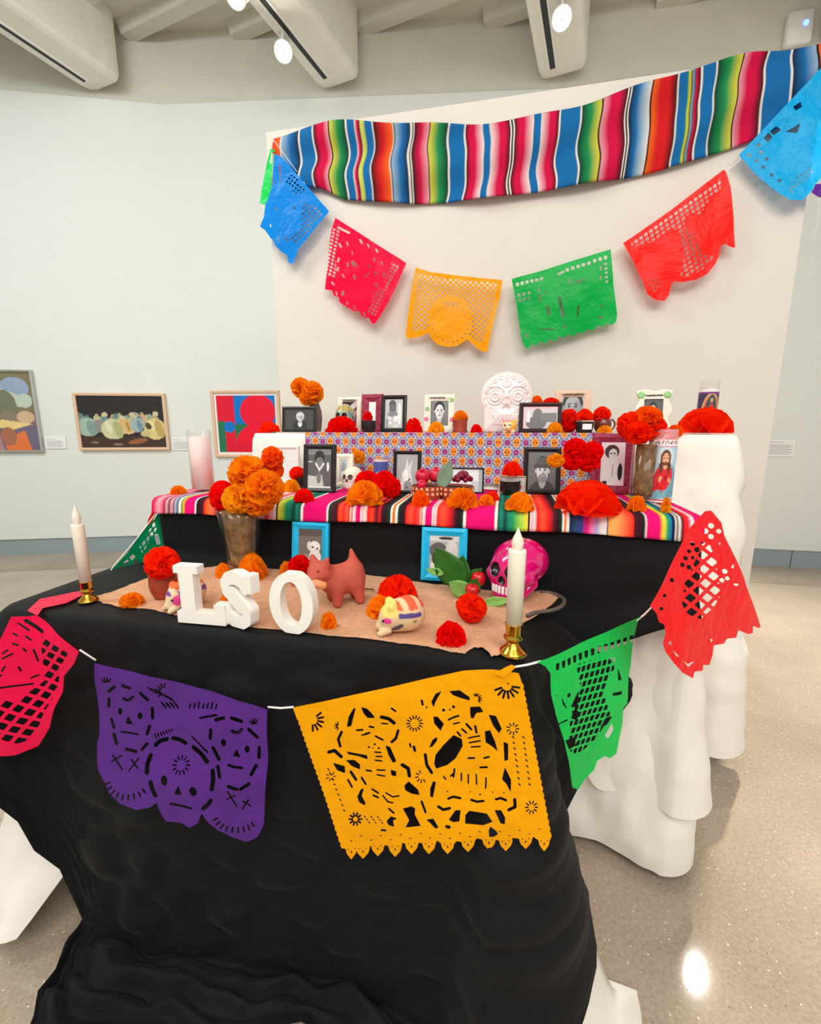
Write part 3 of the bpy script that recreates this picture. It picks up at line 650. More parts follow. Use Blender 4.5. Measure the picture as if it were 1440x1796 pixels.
for a, b, q, r in ((575, 430, 600, 1.8), (680, 490, 700, 1.2), (390, 460, 400, 1.6), (460, 590, 470, 1.4), (470, 740, 500, 3.6), (395, 750, 400, 2), (770, 690, 780, 2), (700, 780, 720, 1.6), (790, 885, 800, 1.8), (490, 930, 500, 2.2), (320, 910, 350, 1.4), (330, 1150, 320, 2.6), (230, 1150, 240, 1.4), (390, 1290, 395, 1.5), (490, 1350, 500, 1.4), (630, 1450, 640, 1.8), (710, 900, 640, 1.2), (870, 740, 890, 1.6), (800, 560, 820, 1.6), (170, 1010, 200, 1.4), (280, 480, 300, 2), (910, 900, 915, 2), (800, 1040, 810, 2), (270, 680, 260, 2), (260, 810, 255, 2)):
    holes.append(H_seg(z.p((a, b-18), (q, b+22)), r))
pennant('pennant', gw, FILM['pink'], ol, holes, PLW, OW, 1.4, 'crimson pink pennant with cut squares along its sides', .012, 3)
z = Z(7.2, 700, 460)
ol = z.p((205, 60), (400, 118), (700, 160), (1000, 195), (1310, 225), (1270, 440), (1210, 680), (1160, 900), (1110, 1130), (1060, 1130), (980, 1080), (920, 1020), (860, 970), (800, 1010), (730, 1055), (650, 1070), (560, 1062), (480, 1035), (410, 970), (375, 895), (270, 930), (180, 955), (90, 955), (78, 905), (110, 660), (160, 340))
cir = H_ell(*z.p((645, 740))[0], 38, 45)
rg = z.p((220, 130), (600, 200), (1240, 265), (1190, 560), (1090, 900), (1050, 1030), (930, 960), (700, 700), (370, 840), (150, 880), (190, 520))
holes = [H_lat((735, 480), (5.0, 4.6), (-5.0, 4.4), .17, rg, [cir])]
holes += [H_seg(z.p((560+i*26, 500+(i % 2)*26), (572+i*26, 540-(i % 2)*20)), .9) for i in range(8)]
holes += H_petals(*z.p((645, 780))[0], 30, 33, 22, .8)
pennant('pennant', gw, FILM['gold'], ol, holes, PLW, OW, 1.3, 'golden yellow lattice pennant with a solid round medallion', .012, 5)
z = Z(6.857, 890, 430)
teeth = [(1310, 910), (1265, 955), (1205, 935), (1150, 975), (1090, 960), (1035, 1020), (975, 1000), (905, 1060), (850, 1045), (790, 1100), (740, 1065), (665, 1125), (625, 1085), (575, 1160), (510, 1125), (455, 1190), (400, 1150), (340, 1215), (300, 1180), (245, 1250), (200, 1215), (165, 1110)]
ol = z.p((50, 415), (1245, 45), (1275, 470), (1320, 830), *teeth, (110, 720))
def rowsq(a, b, n, w_, h_): return [H_poly([(x-w_, y-h_), (x+w_, y-h_-.6), (x+w_, y+h_-.6), (x-w_, y+h_)]) for x, y in [(a[0]+(b[0]-a[0])*i/(n-1), a[1]+(b[1]-a[1])*i/(n-1)) for i in range(n)]]
holes = rowsq(*z.p((120, 480), (410, 405)), 6, 2.9, 3)+rowsq(*z.p((720, 300), (980, 220)), 5, 3, 3)+rowsq(*z.p((1050, 190), (1180, 150)), 3, 2.8, 3.4)+rowsq(*z.p((1180, 230), (1195, 440)), 5, 2.6, 2.2)
holes += rowsq(*z.p((135, 605), (260, 575)), 3, 2.6, 2.8)+rowsq(*z.p((150, 665), (262, 640)), 3, 2.4, 2.8)+rowsq(*z.p((1120, 280), (1120, 390)), 2, 2, 4)+[H_poly(z.p(*q)) for q in (((605, 620), (640, 625), (690, 870), (640, 850)), ((380, 500), (400, 560), (360, 555)), ((375, 590), (410, 590), (400, 700), (375, 650)), ((450, 735), (505, 730), (520, 840), (490, 850)), ((835, 730), (870, 730), (850, 880), (832, 860)), ((735, 410), (765, 410), (760, 480), (745, 480)), ((790, 450), (950, 390), (880, 450), (830, 465)), ((1115, 715), (1150, 710), (1155, 770)), ((1090, 840), (1165, 860), (1150, 885), (1100, 870)), ((360, 1010), (560, 1000), (570, 1020), (380, 1022)), ((200, 1100), (230, 1050), (260, 1110)), ((440, 550), (480, 560), (470, 610)), ((660, 960), (710, 960), (690, 1010), (670, 1000)), ((600, 340), (680, 300), (690, 330), (610, 365)), ((610, 470), (640, 450), (620, 490)))]
pennant('pennant', gw, FILM['green'], ol, holes, PLW, OW, 1.3, 'green pennant with cut squares and a pointed hem', .010, 7)
z = Z(6.26, 1080, 280)
ol = z.p((80, 915), (600, 560), (1190, 105), (1215, 140), (1260, 300), (1300, 640), (1320, 960), (1290, 960), (1200, 920), (1160, 940), (1140, 1050), (1090, 1150), (1000, 1260), (880, 1320), (740, 1345), (640, 1335), (610, 1380), (590, 1480), (540, 1550), (440, 1540), (350, 1480), (310, 1370), (200, 1130), (120, 990))
blobs = [H_ell(*z.p((450, 1090))[0], 44, 27, .3), H_ell(*z.p((620, 860))[0], 15, 16), H_ell(*z.p((620, 1110))[0], 19, 36), H_ell(*z.p((850, 700))[0], 16, 18), H_ell(*z.p((1080, 720))[0], 26, 55, .2), H_ell(*z.p((1000, 860))[0], 22, 20), H_ell(*z.p((1130, 900))[0], 18, 18)]
rg = z.p((170, 900), (600, 620), (1150, 200), (1150, 330), (1020, 500), (1000, 900), (1070, 1080), (950, 1210), (800, 1285), (700, 1280), (720, 900), (600, 760), (400, 900), (180, 960))
holes = [H_lat((1100, 420), (8.6, -6.0), (2.2, 7.8), .17, rg, blobs), H_lat(z.p((350, 1280))[0], (6, -1.5), (2, 6), .22, z.p((340, 1300), (470, 1280), (500, 1400), (430, 1460), (360, 1400)))]
pennant('pennant', gw, FILM['red'], ol, holes, PLW, OW, 1.4, 'orange-red lattice pennant with two solid bird shapes', .012, 9)
z = Z(4.278, 1260, 0)
ol = z.p((165, 1150), (770, 510), (870, 420), (900, 900), (800, 1300), (720, 1390), (690, 1440), (620, 1510), (530, 1505), (420, 1420), (280, 1280))
holes = [H_lat(z.p((540, 1400))[0], (6.5, -5), (5, 6.5), .2, z.p((500, 1420), (690, 1230), (710, 1290), (540, 1470)))]+[H_ell(*z.p(q)[0], 3.6, 3.2, .8) for q in ((245, 1150), (300, 1190), (350, 1240), (410, 1305), (465, 1350), (330, 1130), (375, 1180), (310, 1080))]+[H_poly(z.p(*q)) for q in (((345, 1030), (380, 990), (415, 1020), (375, 1065)), ((390, 980), (440, 940), (480, 965), (420, 1010)), ((560, 800), (620, 760), (630, 800), (580, 830)), ((510, 980), (620, 920), (600, 990)))]
pennant('pennant', gw, FILM['sky'], ol, holes, PLW, OW, 1.4, 'sky blue pennant hanging at the right end', .014, 11)
pennant('pennant', gw, FILM['purple'], z.p((700, 1440), (730, 1380), (830, 1360), (860, 1480), (760, 1480)), [H_ell(*z.p((790, 1430))[0], 4, 5)], PLW, OW, 1.4, 'corner of a purple pennant at the right edge', .008, 13)
obj('loose_thread', tube(onplane(spl([1436, 1437, 1434, 1431, 1427], 14), spl([346, 366, 388, 404, 420], 14), *PLW), .0008, 5), M['cord'], gw, off=OW)
# ---------------------------------------------------------------- altar garland
DF = D_LOW-0.085
ga = thing('papel_picado_garland', 'garland of large cut-paper pennants swagged around the altar front', 'garland', T(0.6, DF, 0.7))
OA = np.array(ga.location); PLF = (T(0, DF, Z1), np.array(V)+np.array([0, 0, -0.06]))
c1 = onplane([52, 100, 140, 168], [1078, 1112, 1140, 1158], *PLF); c2 = onplane([470, 492, 515], [1240, 1242, 1240], *PLF); c3 = onplane([890, 925, 948], [1172, 1166, 1160], *PLF)
obj('cord', tube(c1[2:], .0022, 6), M['cord'], ga, off=OA); obj('cord', tube(c2, .0022, 6), M['cord'], ga, off=OA)
obj('cord', tube(c3, .0022, 6), M['cord'], ga, off=OA)
z = Z(2.88, 0, 1020)
ol = z.p((490, 405), (900, 515), (1355, 640), (1352, 900), (1335, 1080), (1330, 1230), (1300, 1295), (1240, 1328), (1170, 1300), (1100, 1255), (1050, 1205), (1022, 1165), (1005, 1215), (960, 1238), (920, 1212), (850, 1200), (825, 1160), (803, 1105), (770, 1130), (700, 1143), (620, 1112), (560, 1060), (530, 1000), (500, 940), (488, 820), (495, 780), (487, 600))
holes = []
def eye(x, y, rx=11, ry=18, a=0): holes.append(H_ell(*z.p((x, y))[0], rx/2.88, ry/2.88, a))
def sg(r, *pts): holes.append(H_seg(z.p(*pts), r/2.88))
eye(600, 660); eye(697, 685); holes.append(H_poly(z.p((640, 680), (663, 728), (628, 722)))); sg(5, (605, 765), (640, 770), (685, 782))
for q in (((550, 555), (580, 530)), ((620, 525), (655, 540)), ((705, 565), (735, 605)), ((755, 650), (757, 700)), ((545, 595), (540, 635)), ((555, 700), (568, 742)), ((742, 740), (730, 780)), ((568, 775), (582, 825)), ((627, 855), (675, 868)), ((705, 858), (730, 830))): sg(8, *q)
for q in (((565, 880), (615, 950)), ((560, 912), (606, 884)), ((692, 900), (650, 956)), ((655, 905), (694, 945)), ((1150, 1060), (1190, 1142)), ((1145, 1102), (1186, 1082)), ((1250, 1108), (1218, 1157)), ((1220, 1115), (1262, 1142))): sg(4, *q)
for q in (((775, 835), (795, 815), (830, 806)), ((862, 802), (895, 808), (925, 825)), ((970, 845), (1010, 875), (1040, 915)), ((752, 885), (740, 925), (742, 965)), ((765, 1010), (778, 1045), (795, 1072)), ((1070, 960), (1075, 1000), (1070, 1050)), ((1030, 1142), (1052, 1125), (1065, 1105))): sg(11, *q)
eye(835, 1000, 16, 24, -.3); eye(980, 1055, 16, 24, -.4); holes.append(H_poly(z.p((910, 1020), (928, 1068), (890, 1062)))); sg(6, (875, 1110), (920, 1122), (970, 1140))
eye(1128, 815, 13, 20); eye(1247, 848, 13, 19); holes.append(H_poly(z.p((1192, 848), (1212, 892), (1172, 886)))); sg(7, (1150, 932), (1185, 940), (1222, 942))
for q in (((1090, 698), (1130, 688)), ((1170, 688), (1220, 705)), ((1258, 745), (1302, 782)), ((1066, 748), (1063, 792)), ((1072, 842), (1100, 905)), ((1310, 838), (1306, 890)), ((1292, 932), (1268, 975)), ((1095, 940), (1107, 990)), ((1155, 1035), (1195, 1050)), ((1215, 1050), (1257, 1022))): sg(9, *q)
for cx, cy, n, r0, r1, a0, a1 in ((640, 575, 7, 22, 34, .3, 2.8), (912, 930, 12, 26, 44, 0, 6.28), (1195, 735, 7, 22, 36, .3, 2.9), (545, 520, 4, 18, 40, -2.2, -.6), (820, 560, 6, 20, 44, 2.4, 5.4), (1290, 730, 4, 16, 40, -2.4, -.8)): holes += H_petals(*z.p((cx, cy))[0], r0/2.88, r1/2.88, n, 1.3, a0, a1)
for i in range(8): sg(4, (745+i*15, 535+i*9), (757+i*15, 553+i*9)); sg(4, (800+i*11, 620+(i % 2)*10), (812+i*11, 640+(i % 2)*10))
for i in range(7): sg(4.5, (952+i*23, 625-(i % 3)*4), (948+i*23, 645)); sg(4, (1000+i*14, 690-i*3), (1012+i*14, 696-i*3)); sg(4, (770+i*14, 780-i*4), (776+i*14, 800-i*6)); sg(4, (960+i*13, 790+i*11), (975+i*11, 800+i*12))
for i in range(9):
    a = 0.3+i*0.26; sg(5, (655-100*math.cos(a), 985+85*math.sin(a)), (655-118*math.cos(a), 985+108*math.sin(a))); sg(5, (1195-100*math.cos(a), 1170+80*math.sin(a)), (1195-118*math.cos(a), 1170+104*math.sin(a)))
pennant('pennant', ga, FILM['purple'], ol, holes, PLF, OA, 1.5, 'purple pennant cut with three grinning skulls', .014, 21)
# yellow dancers
z = Z(2.88, 500, 1140)
tips = [(335, 1057), (393, 1057), (468, 1042), (557, 1042), (640, 1030), (727, 1030), (822, 1025), (925, 1017), (1030, 1008), (1115, 1012), (1215, 1002), (1308, 1012)]
vals = [(362, 1000), (428, 995), (500, 985), (590, 975), (676, 975), (768, 958), (868, 960), (968, 950), (1052, 950), (1145, 945), (1252, 940)]
bt = []
for i in range(11, -1, -1):
    tx_, ty_ = tips[i]; w2 = 36 if i not in (0, 11) else 30
    bt += [(tx_+w2*.95, ty_-55), (tx_+w2*.75, ty_-30), (tx_, ty_), (tx_-w2*.75, ty_-30), (tx_-w2*.95, ty_-55)]
    if i: bt.append((vals[i-1][0], vals[i-1][1]-2))
ol = z.p((40, 290), (480, 195), (900, 108), (1050, 100), (1180, 112), (1196, 160))+bumpy(*z.p((1196, 160), (1342, 945)), 24, 2.0)+z.p(*bt)+bumpy(*z.p((292, 1000), (60, 330)), 24, 2.0)
holes = []
for q in [((315, 385), (325, 330), (350, 288), (360, 290), (347, 340), (338, 378)), ((386, 283), (415, 290), (440, 312), (458, 337), (420, 337), (400, 315)), ((310, 513), (360, 522), (415, 530), (418, 553), (370, 537), (320, 528)), ((240, 570), (300, 590), (302, 627), (262, 610)), ((305, 558), (350, 558), (377, 580), (377, 608), (335, 590)), ((508, 478), (532, 488), (563, 562), (545, 568), (524, 530)), ((533, 603), (562, 611), (562, 637), (538, 631)),
          ((603, 682), (625, 663), (671, 705), (680, 732), (640, 726), (607, 707)), ((595, 800), (640, 789), (657, 800), (655, 830), (686, 889), (608, 897), (627, 860)), ((363, 745), (380, 708), (397, 703), (386, 740), (407, 777), (400, 787), (373, 772)), ((513, 862), (535, 838), (567, 850), (546, 860), (552, 892), (523, 882)), ((713, 855), (750, 848), (777, 892), (760, 897), (735, 872)),
          ((750, 292), (738, 265), (758, 225), (790, 210), (775, 237), (760, 262)), ((828, 212), (880, 207), (932, 243), (932, 260), (885, 247), (848, 233)), ((748, 338), (770, 338), (802, 375), (785, 410), (753, 370)), ((933, 293), (985, 288), (1002, 316), (965, 322), (951, 352), (936, 347)), ((1028, 328), (1065, 333), (1095, 400), (1080, 424), (1050, 382)), ((1008, 415), (1036, 408), (1062, 470), (1074, 518), (1045, 492), (1013, 472)), ((1103, 468), (1127, 478), (1127, 562), (1108, 568)), ((1110, 598), (1142, 660), (1140, 722), (1120, 682), (1096, 657)),
          ((760, 530), (800, 480), (850, 433), (892, 455), (897, 490), (860, 552), (820, 582), (763, 600), (753, 575)), ((728, 492), (745, 453), (770, 437), (767, 460), (742, 490)), ((748, 662), (762, 668), (747, 745), (733, 738), (733, 700)), ((828, 852), (860, 808), (887, 808), (881, 862), (850, 864)), ((911, 832), (930, 813), (1020, 823), (1048, 862), (1000, 882), (909, 874)), ((1058, 803), (1092, 803), (1112, 840), (1110, 873), (1088, 867))]: holes.append(H_poly(z.p(*q)))
for r, *pts in [(9, (490, 333), (525, 342), (552, 365)), (7, (288, 410), (270, 448), (280, 485)), (7, (572, 405), (560, 445), (540, 462)), (9, (222, 515), (250, 507), (283, 540)), (9, (592, 580), (622, 600), (628, 636)), (6, (690, 765), (710, 818)), (7, (330, 620), (356, 660)), (5, (316, 660), (336, 697)), (8, (708, 530), (715, 580), (740, 620)), (8, (1130, 802), (1162, 790), (1160, 755)), (6, (825, 750), (850, 742), (885, 751)), (6, (940, 760), (970, 768), (1002, 762)), (6, (1065, 751), (1090, 745), (1116, 756)), (7, (775, 788), (800, 803), (832, 797)), (5, (825, 356), (850, 345), (876, 338)), (4, (850, 378), (880, 372)), (4, (925, 452), (955, 445), (982, 440)), (4, (930, 475), (960, 470), (985, 465)), (4, (940, 497), (985, 494)), (5, (855, 605), (850, 645)), (4, (890, 628), (890, 665)), (4, (925, 635), (925, 678)), (4, (965, 635), (967, 682)), (4, (1015, 650), (1013, 700)), (5, (870, 420), (886, 440)), (5, (893, 405), (915, 425)), (6, (915, 380), (940, 407)), (6, (960, 390), (966, 422)), (5, (925, 553), (955, 553)), (5, (1005, 553), (1030, 546)), (5, (985, 600), (1020, 598)), (4, (455, 512), (485, 515)), (4, (460, 535), (490, 535)), (4, (455, 555), (490, 558)), (5, (405, 420), (430, 412)), (5, (460, 430), (495, 450)), (4, (390, 425), (420, 418)), (5, (365, 400), (395, 397)), (5, (430, 380), (450, 385)), (4, (490, 365), (520, 368)), (4, (495, 735), (520, 765), (545, 770)), (4, (510, 720), (545, 740), (575, 735)), (5, (440, 705), (470, 722)), (5, (445, 735), (470, 745)), (4, (465, 605), (505, 605)), (4, (465, 630), (505, 635)), (5, (410, 610), (435, 612)), (6, (385, 650), (405, 680)), (5, (525, 800), (550, 822)), (5, (488, 908), (508, 910)), (8, (818, 885), (830, 888)), (7, (650, 490), (655, 510)), (6, (690, 255), (695, 275)), (5, (540, 290), (560, 305)), (5, (630, 475), (634, 490)), (4, (800, 640), (812, 655)), (4, (835, 640), (845, 630))]: holes.append(H_seg(z.p(*pts), r/2.88))
for x, y, r in [(800, 307, 8), (850, 292, 8), (832, 306, 5), (425, 487, 6), (455, 472, 6), (475, 492, 6), (445, 492, 4), (820, 715, 4), (935, 720, 4), (985, 732, 5), (1050, 718, 4), (1105, 720, 4), (1127, 168, 5), (715, 290, 5)]: holes.append(H_ell(*z.p((x, y))[0], r/2.88, r/2.88))
holes += H_petals(*z.p((655, 370))[0], 8.5, 14, 14, 1.2)+H_petals(*z.p((1245, 795))[0], 6, 11, 10, 1.2)+H_petals(*z.p((355, 855))[0], 5.5, 11, 10, 1.6)+H_petals(*z.p((230, 640))[0], 4, 9, 7, .9)+H_petals(*z.p((965, 250))[0], 5, 10, 7, 1.0, -2, 1.2)+H_petals(*z.p((690, 640))[0], 6, 11, 6, 1.1, 1, 5)+H_petals(*z.p((1150, 400))[0], 6, 11, 9, 1.2)+H_petals(*z.p((275, 380))[0], 3, 8, 5, 1.0, 2, 5)
holes += H_petals(*z.p((1120, 180))[0], 10, 22, 7, 2.0, .1, 3.2)+H_petals(*z.p((140, 350))[0], 10, 20, 6, 1.8, -.7, 2.0)
for i in range(9):
    for r_ in (0, 1): holes.append(H_seg(z.p((1148+i*4+r_*52, 440+i*30), (1156+i*4+r_*52, 448+i*30)), 1.2))
    holes.append(H_seg(z.p((215+i*10, 600+i*26), (222+i*10, 606+i*26)), 1.1)); holes.append(H_seg(z.p((400+i*11, 840+(i % 3)*14), (406+i*11, 846+(i % 3)*14)), 1.0))
for i in range(20): holes.append(H_seg(z.p((330+i*50, 965-i*2.2-(i % 2)*22), (338+i*50, 965-i*2.2-(i % 2)*22)), .9))
for i, (tx_, ty_) in enumerate(tips): holes.append(H_ell(*z.p((tx_, ty_-38))[0], 1.2, 2.6)); holes.append(H_ell(*z.p((tx_-16, ty_-52))[0], 1.1, 1.4)); holes.append(H_ell(*z.p((tx_+16, ty_-54))[0], 1.1, 1.4))
py_ = pennant('pennant', ga, FILM['yellow'], ol, holes, PLF, OA, 1.4, 'yellow-orange pennant cut with two dancing skeletons', .009, 25)
fold = z.p((1050, 118), (1145, 72), (1166, 88), (1105, 140))
PLF2 = (T(0, DF-0.012, Z1), PLF[1])
o = pennant('folded_header', py_, FILM['yellow'], fold, [], PLF2, OA, 1.4, 'twisted end of the yellow header', .003, 26)
# rose pennant at the left corner
z = Z(2.88, 0, 1020)
ol = z.p((165, 170), (190, 165), (410, 348), (380, 410), (318, 480), (312, 560), (275, 640), (245, 740), (195, 830), (110, 858), (60, 850), (-30, 810), (-120, 760), (-60, 520), (20, 330), (95, 165))
rg = z.p((215, 250), (350, 360), (300, 440), (280, 570), (230, 650), (180, 790), (110, 800), (-90, 720), (-60, 560), (130, 580), (225, 500), (215, 400))
holes = [H_lat(z.p((20, 640))[0], (15.5, 9), (-10, 13), .17, rg), H_seg(z.p((150, 190), (215, 250)), 3)]
for a, b, c, d in ((120, 200, 160, 240), (60, 370, 100, 350), (70, 410, 60, 430), (120, 420, 130, 440), (180, 340, 195, 400), (100, 300, 120, 310), (150, 270, 170, 290), (140, 330, 150, 345), (40, 460, 60, 450), (100, 250, 115, 262), (170, 480, 200, 470), (60, 510, 180, 510), (80, 330, 60, 345)): holes.append(H_seg(z.p((a, b), (c, d)), 1.6))
PLQ = (T(0, DF-0.05, Z1), PLF[1])
pr = pennant('pennant', ga, FILM['rose'], ol, holes, PLQ, OA, 1.5, 'rose red lattice pennant at the front left corner', .012, 31, bend=lambda x, y: 0.03*smooth01((90-x)/110))
o = pennant('folded_header', pr, FILM['rose'], [(48, 1072), (70, 1050), (140, 1036), (152, 1040), (118, 1056), (75, 1066), (66, 1080)], [], ((0, 0, Z1+0.012), (0, 0, 1)), OA, 1.2, 'rose header lying over the table edge', .002, 33)
# right side: green and scarlet run back up to the middle tier
pA = T(1.315, DF+0.03, Z1); pB = T(1.86, -0.05, Z2)
nR = np.cross(pB-pA, np.array([0, 0, 1.0])); nR = nR/np.linalg.norm(nR)
if nR[1] < 0: nR = -nR
PLR = (pA-nR*0.03, nR)
cc = onplane(spl([948, 1030, 1118, 1142, 1190, 1248], 24), spl([1160, 1124, 1088, 1066, 990, 896], 24), *PLR)
obj('cord', tube(np.concatenate([c3[-1:], cc[:1]]), .0022, 6), M['cord'], ga, off=OA); obj('cord', tube(onplane([1116, 1130, 1144], [1089, 1078, 1064], *PLR), .0022, 6), M['cord'], ga, off=OA)
z = Z(5.61, 940, 1080)
ol = z.p((0, 450), (400, 300), (700, 170), (1035, 0), (1000, 60), (960, 250), (930, 480), (900, 600), (890, 700), (880, 850), (840, 900), (840, 1050), (815, 1200), (800, 1360), (740, 1410), (690, 1390), (620, 1440), (590, 1530), (500, 1620), (430, 1720), (370, 1700), (330, 1440), (280, 1230), (200, 980), (150, 780), (130, 560), (80, 490))
rg = z.p((390, 480), (780, 380), (760, 520), (690, 620), (650, 760), (720, 960), (600, 1230), (420, 1380), (330, 1330), (330, 1000), (430, 700))
holes = [H_lat(z.p((400, 500))[0], (9.2, -2.6), (-4.5, 14.2), .15, rg)]
for i in range(13): x = 180+i*62; y = 500-i*22; holes.append(H_poly(z.p((x, y-35), (x+40, y-48), (x+30, y+22), (x+2, y+30))))
for q in (((795, 500), (830, 620), (790, 630)), ((735, 750), (830, 730), (820, 765), (735, 778)), ((680, 1180), (740, 1050), (755, 1120), (710, 1210)), ((635, 1090), (680, 1000), (740, 980), (700, 1060), (640, 1110)), ((290, 1230), (390, 1190), (395, 1280), (330, 1320)), ((240, 780), (310, 930), (260, 870)), ((340, 880), (415, 720), (400, 880), (345, 900)), ((345, 930), (410, 930), (400, 1030), (360, 1010)), ((300, 770), (335, 750), (330, 790), (305, 805)), ((190, 760), (220, 800), (200, 790)), ((230, 1060), (310, 1010), (310, 1030), (235, 1070))): holes.append(H_poly(z.p(*q)))
pennant('pennant', ga, FILM['lime'], ol, holes, PLR, OA, 1.5, 'green lattice pennant at the front right corner', .008, 41)
z = Z(5.795, 1130, 890)
ol = z.p((60, 1000), (250, 640), (480, 230), (640, 40), (700, 35), (800, 160), (830, 290), (890, 420), (950, 560), (1000, 700), (1025, 800), (1080, 960), (1160, 1210), (1140, 1220), (1080, 1195), (1080, 1270), (1030, 1280), (940, 1240), (920, 1320), (830, 1330), (800, 1380), (700, 1400), (690, 1500), (660, 1600), (595, 1600), (590, 1660), (505, 1665), (490, 1735), (390, 1680), (300, 1580), (220, 1470), (195, 1380), (220, 1280), (205, 1190), (160, 1170), (130, 1080))
holes = [H_lat(z.p((620, 560))[0], (15.2, 12), (-14.2, 12.5), .17, z.p((690, 380), (750, 560), (770, 900), (700, 1010), (560, 1130), (420, 1080), (380, 980), (420, 760), (570, 480)))]
for x, y, r in ((700, 190, 30), (645, 245, 32), (775, 245, 26), (700, 300, 28), (515, 375, 24), (560, 435, 30), (475, 450, 22), (435, 520, 24), (400, 585, 24), (510, 515, 20), (465, 610, 26), (620, 370, 24), (285, 740, 24), (205, 895, 20), (175, 1030, 20), (820, 650, 26), (840, 720, 22), (790, 740, 24)): holes.append(H_ell(*z.p((x, y))[0], r/5.795, r*.9/5.795, .6))
for q in (((380, 1545), (435, 1590), (520, 1550), (440, 1620)), ((275, 1430), (355, 1520), (320, 1510)), ((240, 1380), (270, 1350), (270, 1400)), ((880, 610), (910, 565), (905, 620)), ((900, 770), (945, 770), (940, 795), (900, 790)), ((660, 1325), (690, 1345), (675, 1370)), ((770, 360), (800, 370), (780, 385))): holes.append(H_poly(z.p(*q)))
PLR2 = (PLR[0]-nR*.10, nR)
pennant('pennant', ga, FILM['scarlet'], ol, holes, PLR2, OA, 1.5, 'scarlet lattice pennant hanging off the right end of the middle tier', .007, 43, bend=None)
# left side: green and orange-red behind the front tier
pA = T(-0.03, -0.02, Z2); pB = T(-0.15, -0.33, Z1); nL = np.cross(pB-pA, np.array([0, 0, 1.0])); nL /= np.linalg.norm(nL)
PLL = (pA, nL)
z = Z(3.6, 0, 860)
ol = z.p((1030, 95), (1060, 60), (1060, 200), (1085, 340), (1090, 440), (1010, 600), (930, 640), (640, 640), (605, 640), (610, 580), (680, 530), (800, 400), (900, 260), (980, 180))
holes = [H_lat(z.p((640, 620))[0], (10.5, -9.2), (6, 8.5), .17, z.p((640, 610), (840, 390), (880, 430), (860, 560), (700, 620))), H_lat(z.p((890, 330))[0], (7, -7.5), (3, 9), .17, z.p((880, 360), (980, 190), (1000, 230), (960, 300), (900, 400))), H_seg(z.p((990, 290), (1000, 330)), 4), H_seg(z.p((940, 420), (980, 400)), 3)]
pennant('pennant', ga, FILM['dkgreen'], ol, holes, PLL, OA, 1.4, 'deep green lattice pennant on the left side of the altar', .006, 51)
obj('cord', tube(onplane([289, 286, 240, 200, 172], [866, 884, 945, 992, 1034], *PLL), .002, 6), M['cord'], ga, off=OA)
PLL2 = (T(-0.05, 0.10, Z2), nL)
pennant('pennant', ga, FILM['red'], z.p((1010, 40), (1035, 50), (1000, 110), (960, 200), (915, 250), (940, 170), (985, 90)), [], PLL2, OA, 1.3, 'edge of an orange-red pennant behind the green one', .004, 53)
# ================================================================== THINGS: helpers
def place(px, yb, z, d=None, dmin=None, dmax=None):
    P = atz(px, yb, z)
    if d is None:
        d = sd(P)[1]
        if dmin is not None: d = max(d, dmin)
        if dmax is not None: d = min(d, dmax)
        if P[1] <= 0: d = dmax
    y = yb
    for _ in range(4):
        Q = onp(px, y, d); Q[2] = z; y = float(proj(Q)[1])
    return Q
LOWZ = Z1+0.006
def spot(px, yb, tier, d=None):
    if tier == 1: P = place(px, yb, LOWZ, d, D_LOW+0.03, -0.05)
    elif tier == 2: P = place(px, yb, Z2+0.005, d, -0.02, D_TOP-0.07)
    else: P = place(px, yb, Z3+0.006, 0.68 if d is None else d)
    return P, fwd(P)/F_PX
# ---------------------------------------------------------------- tissue paper flowers
def flower_mesh(seed, N, w_, hemi, curl, ruff, core=0.55):
    g = np.random.default_rng(seed); V_, F_ = [], []; n = 0
    na, nb = 4, 5; A, B = np.meshgrid(np.linspace(0, 1, na), np.linspace(-1, 1, nb), indexing='ij')
    for i in range(N):
        zc = 1-2*(i+.5)/N if not hemi else 1-(i+.5)/N*1.05
        ph = i*2.39996+g.uniform(-.2, .2); r = math.sqrt(max(0, 1-zc*zc)); d = np.array([r*math.cos(ph), r*math.sin(ph), zc])
        t = g.normal(size=3); t -= d*(t @ d); t /= np.linalg.norm(t); b = np.cross(d, t)
        L = g.uniform(.88, 1.06)
        rad = .3+(L-.3)*A-0.10*A*B**2
        P = d*rad[..., None]+b*(B*w_*(.25+.75*A))[..., None]+t*(curl*A**2*.5+ruff*A*np.sin(B*4.2+g.uniform(0, 6))+ruff*.5*A*np.sin(B*9+g.uniform(0, 6)))[..., None]
        V_.append(P.reshape(-1, 3)); F_ += [[q+n for q in f] for f in grid(nb, na)]; n += na*nb
    cv, cf = lathe([(0, -core), (core*.7, -core*.7), (core, 0), (core*.7, core*.7), (0, core)], 12)
    V_.append(cv); F_ += [[q+n for q in f] for f in cf]
    v = np.concatenate(V_); nrm = np.linalg.norm(v, axis=1)
    m = nrm > 1.0; v[m] *= (1.0/nrm[m]*(1+.03*np.sin(nrm[m]*90)))[:, None]
    if hemi: v[:, 2] = np.maximum(v[:, 2], 0.0)
    return v, F_
PAPER = {k: mat('tissue_'+k, c, 0.8, 0.10, 35, spec=0.1, translucent=0.5) for k, c in dict(orange=(255, 156, 14), yellow=(255, 182, 24), deep=(255, 112, 6), redorange=(255, 50, 0), red=(250, 14, 6)).items()}
FM = {}
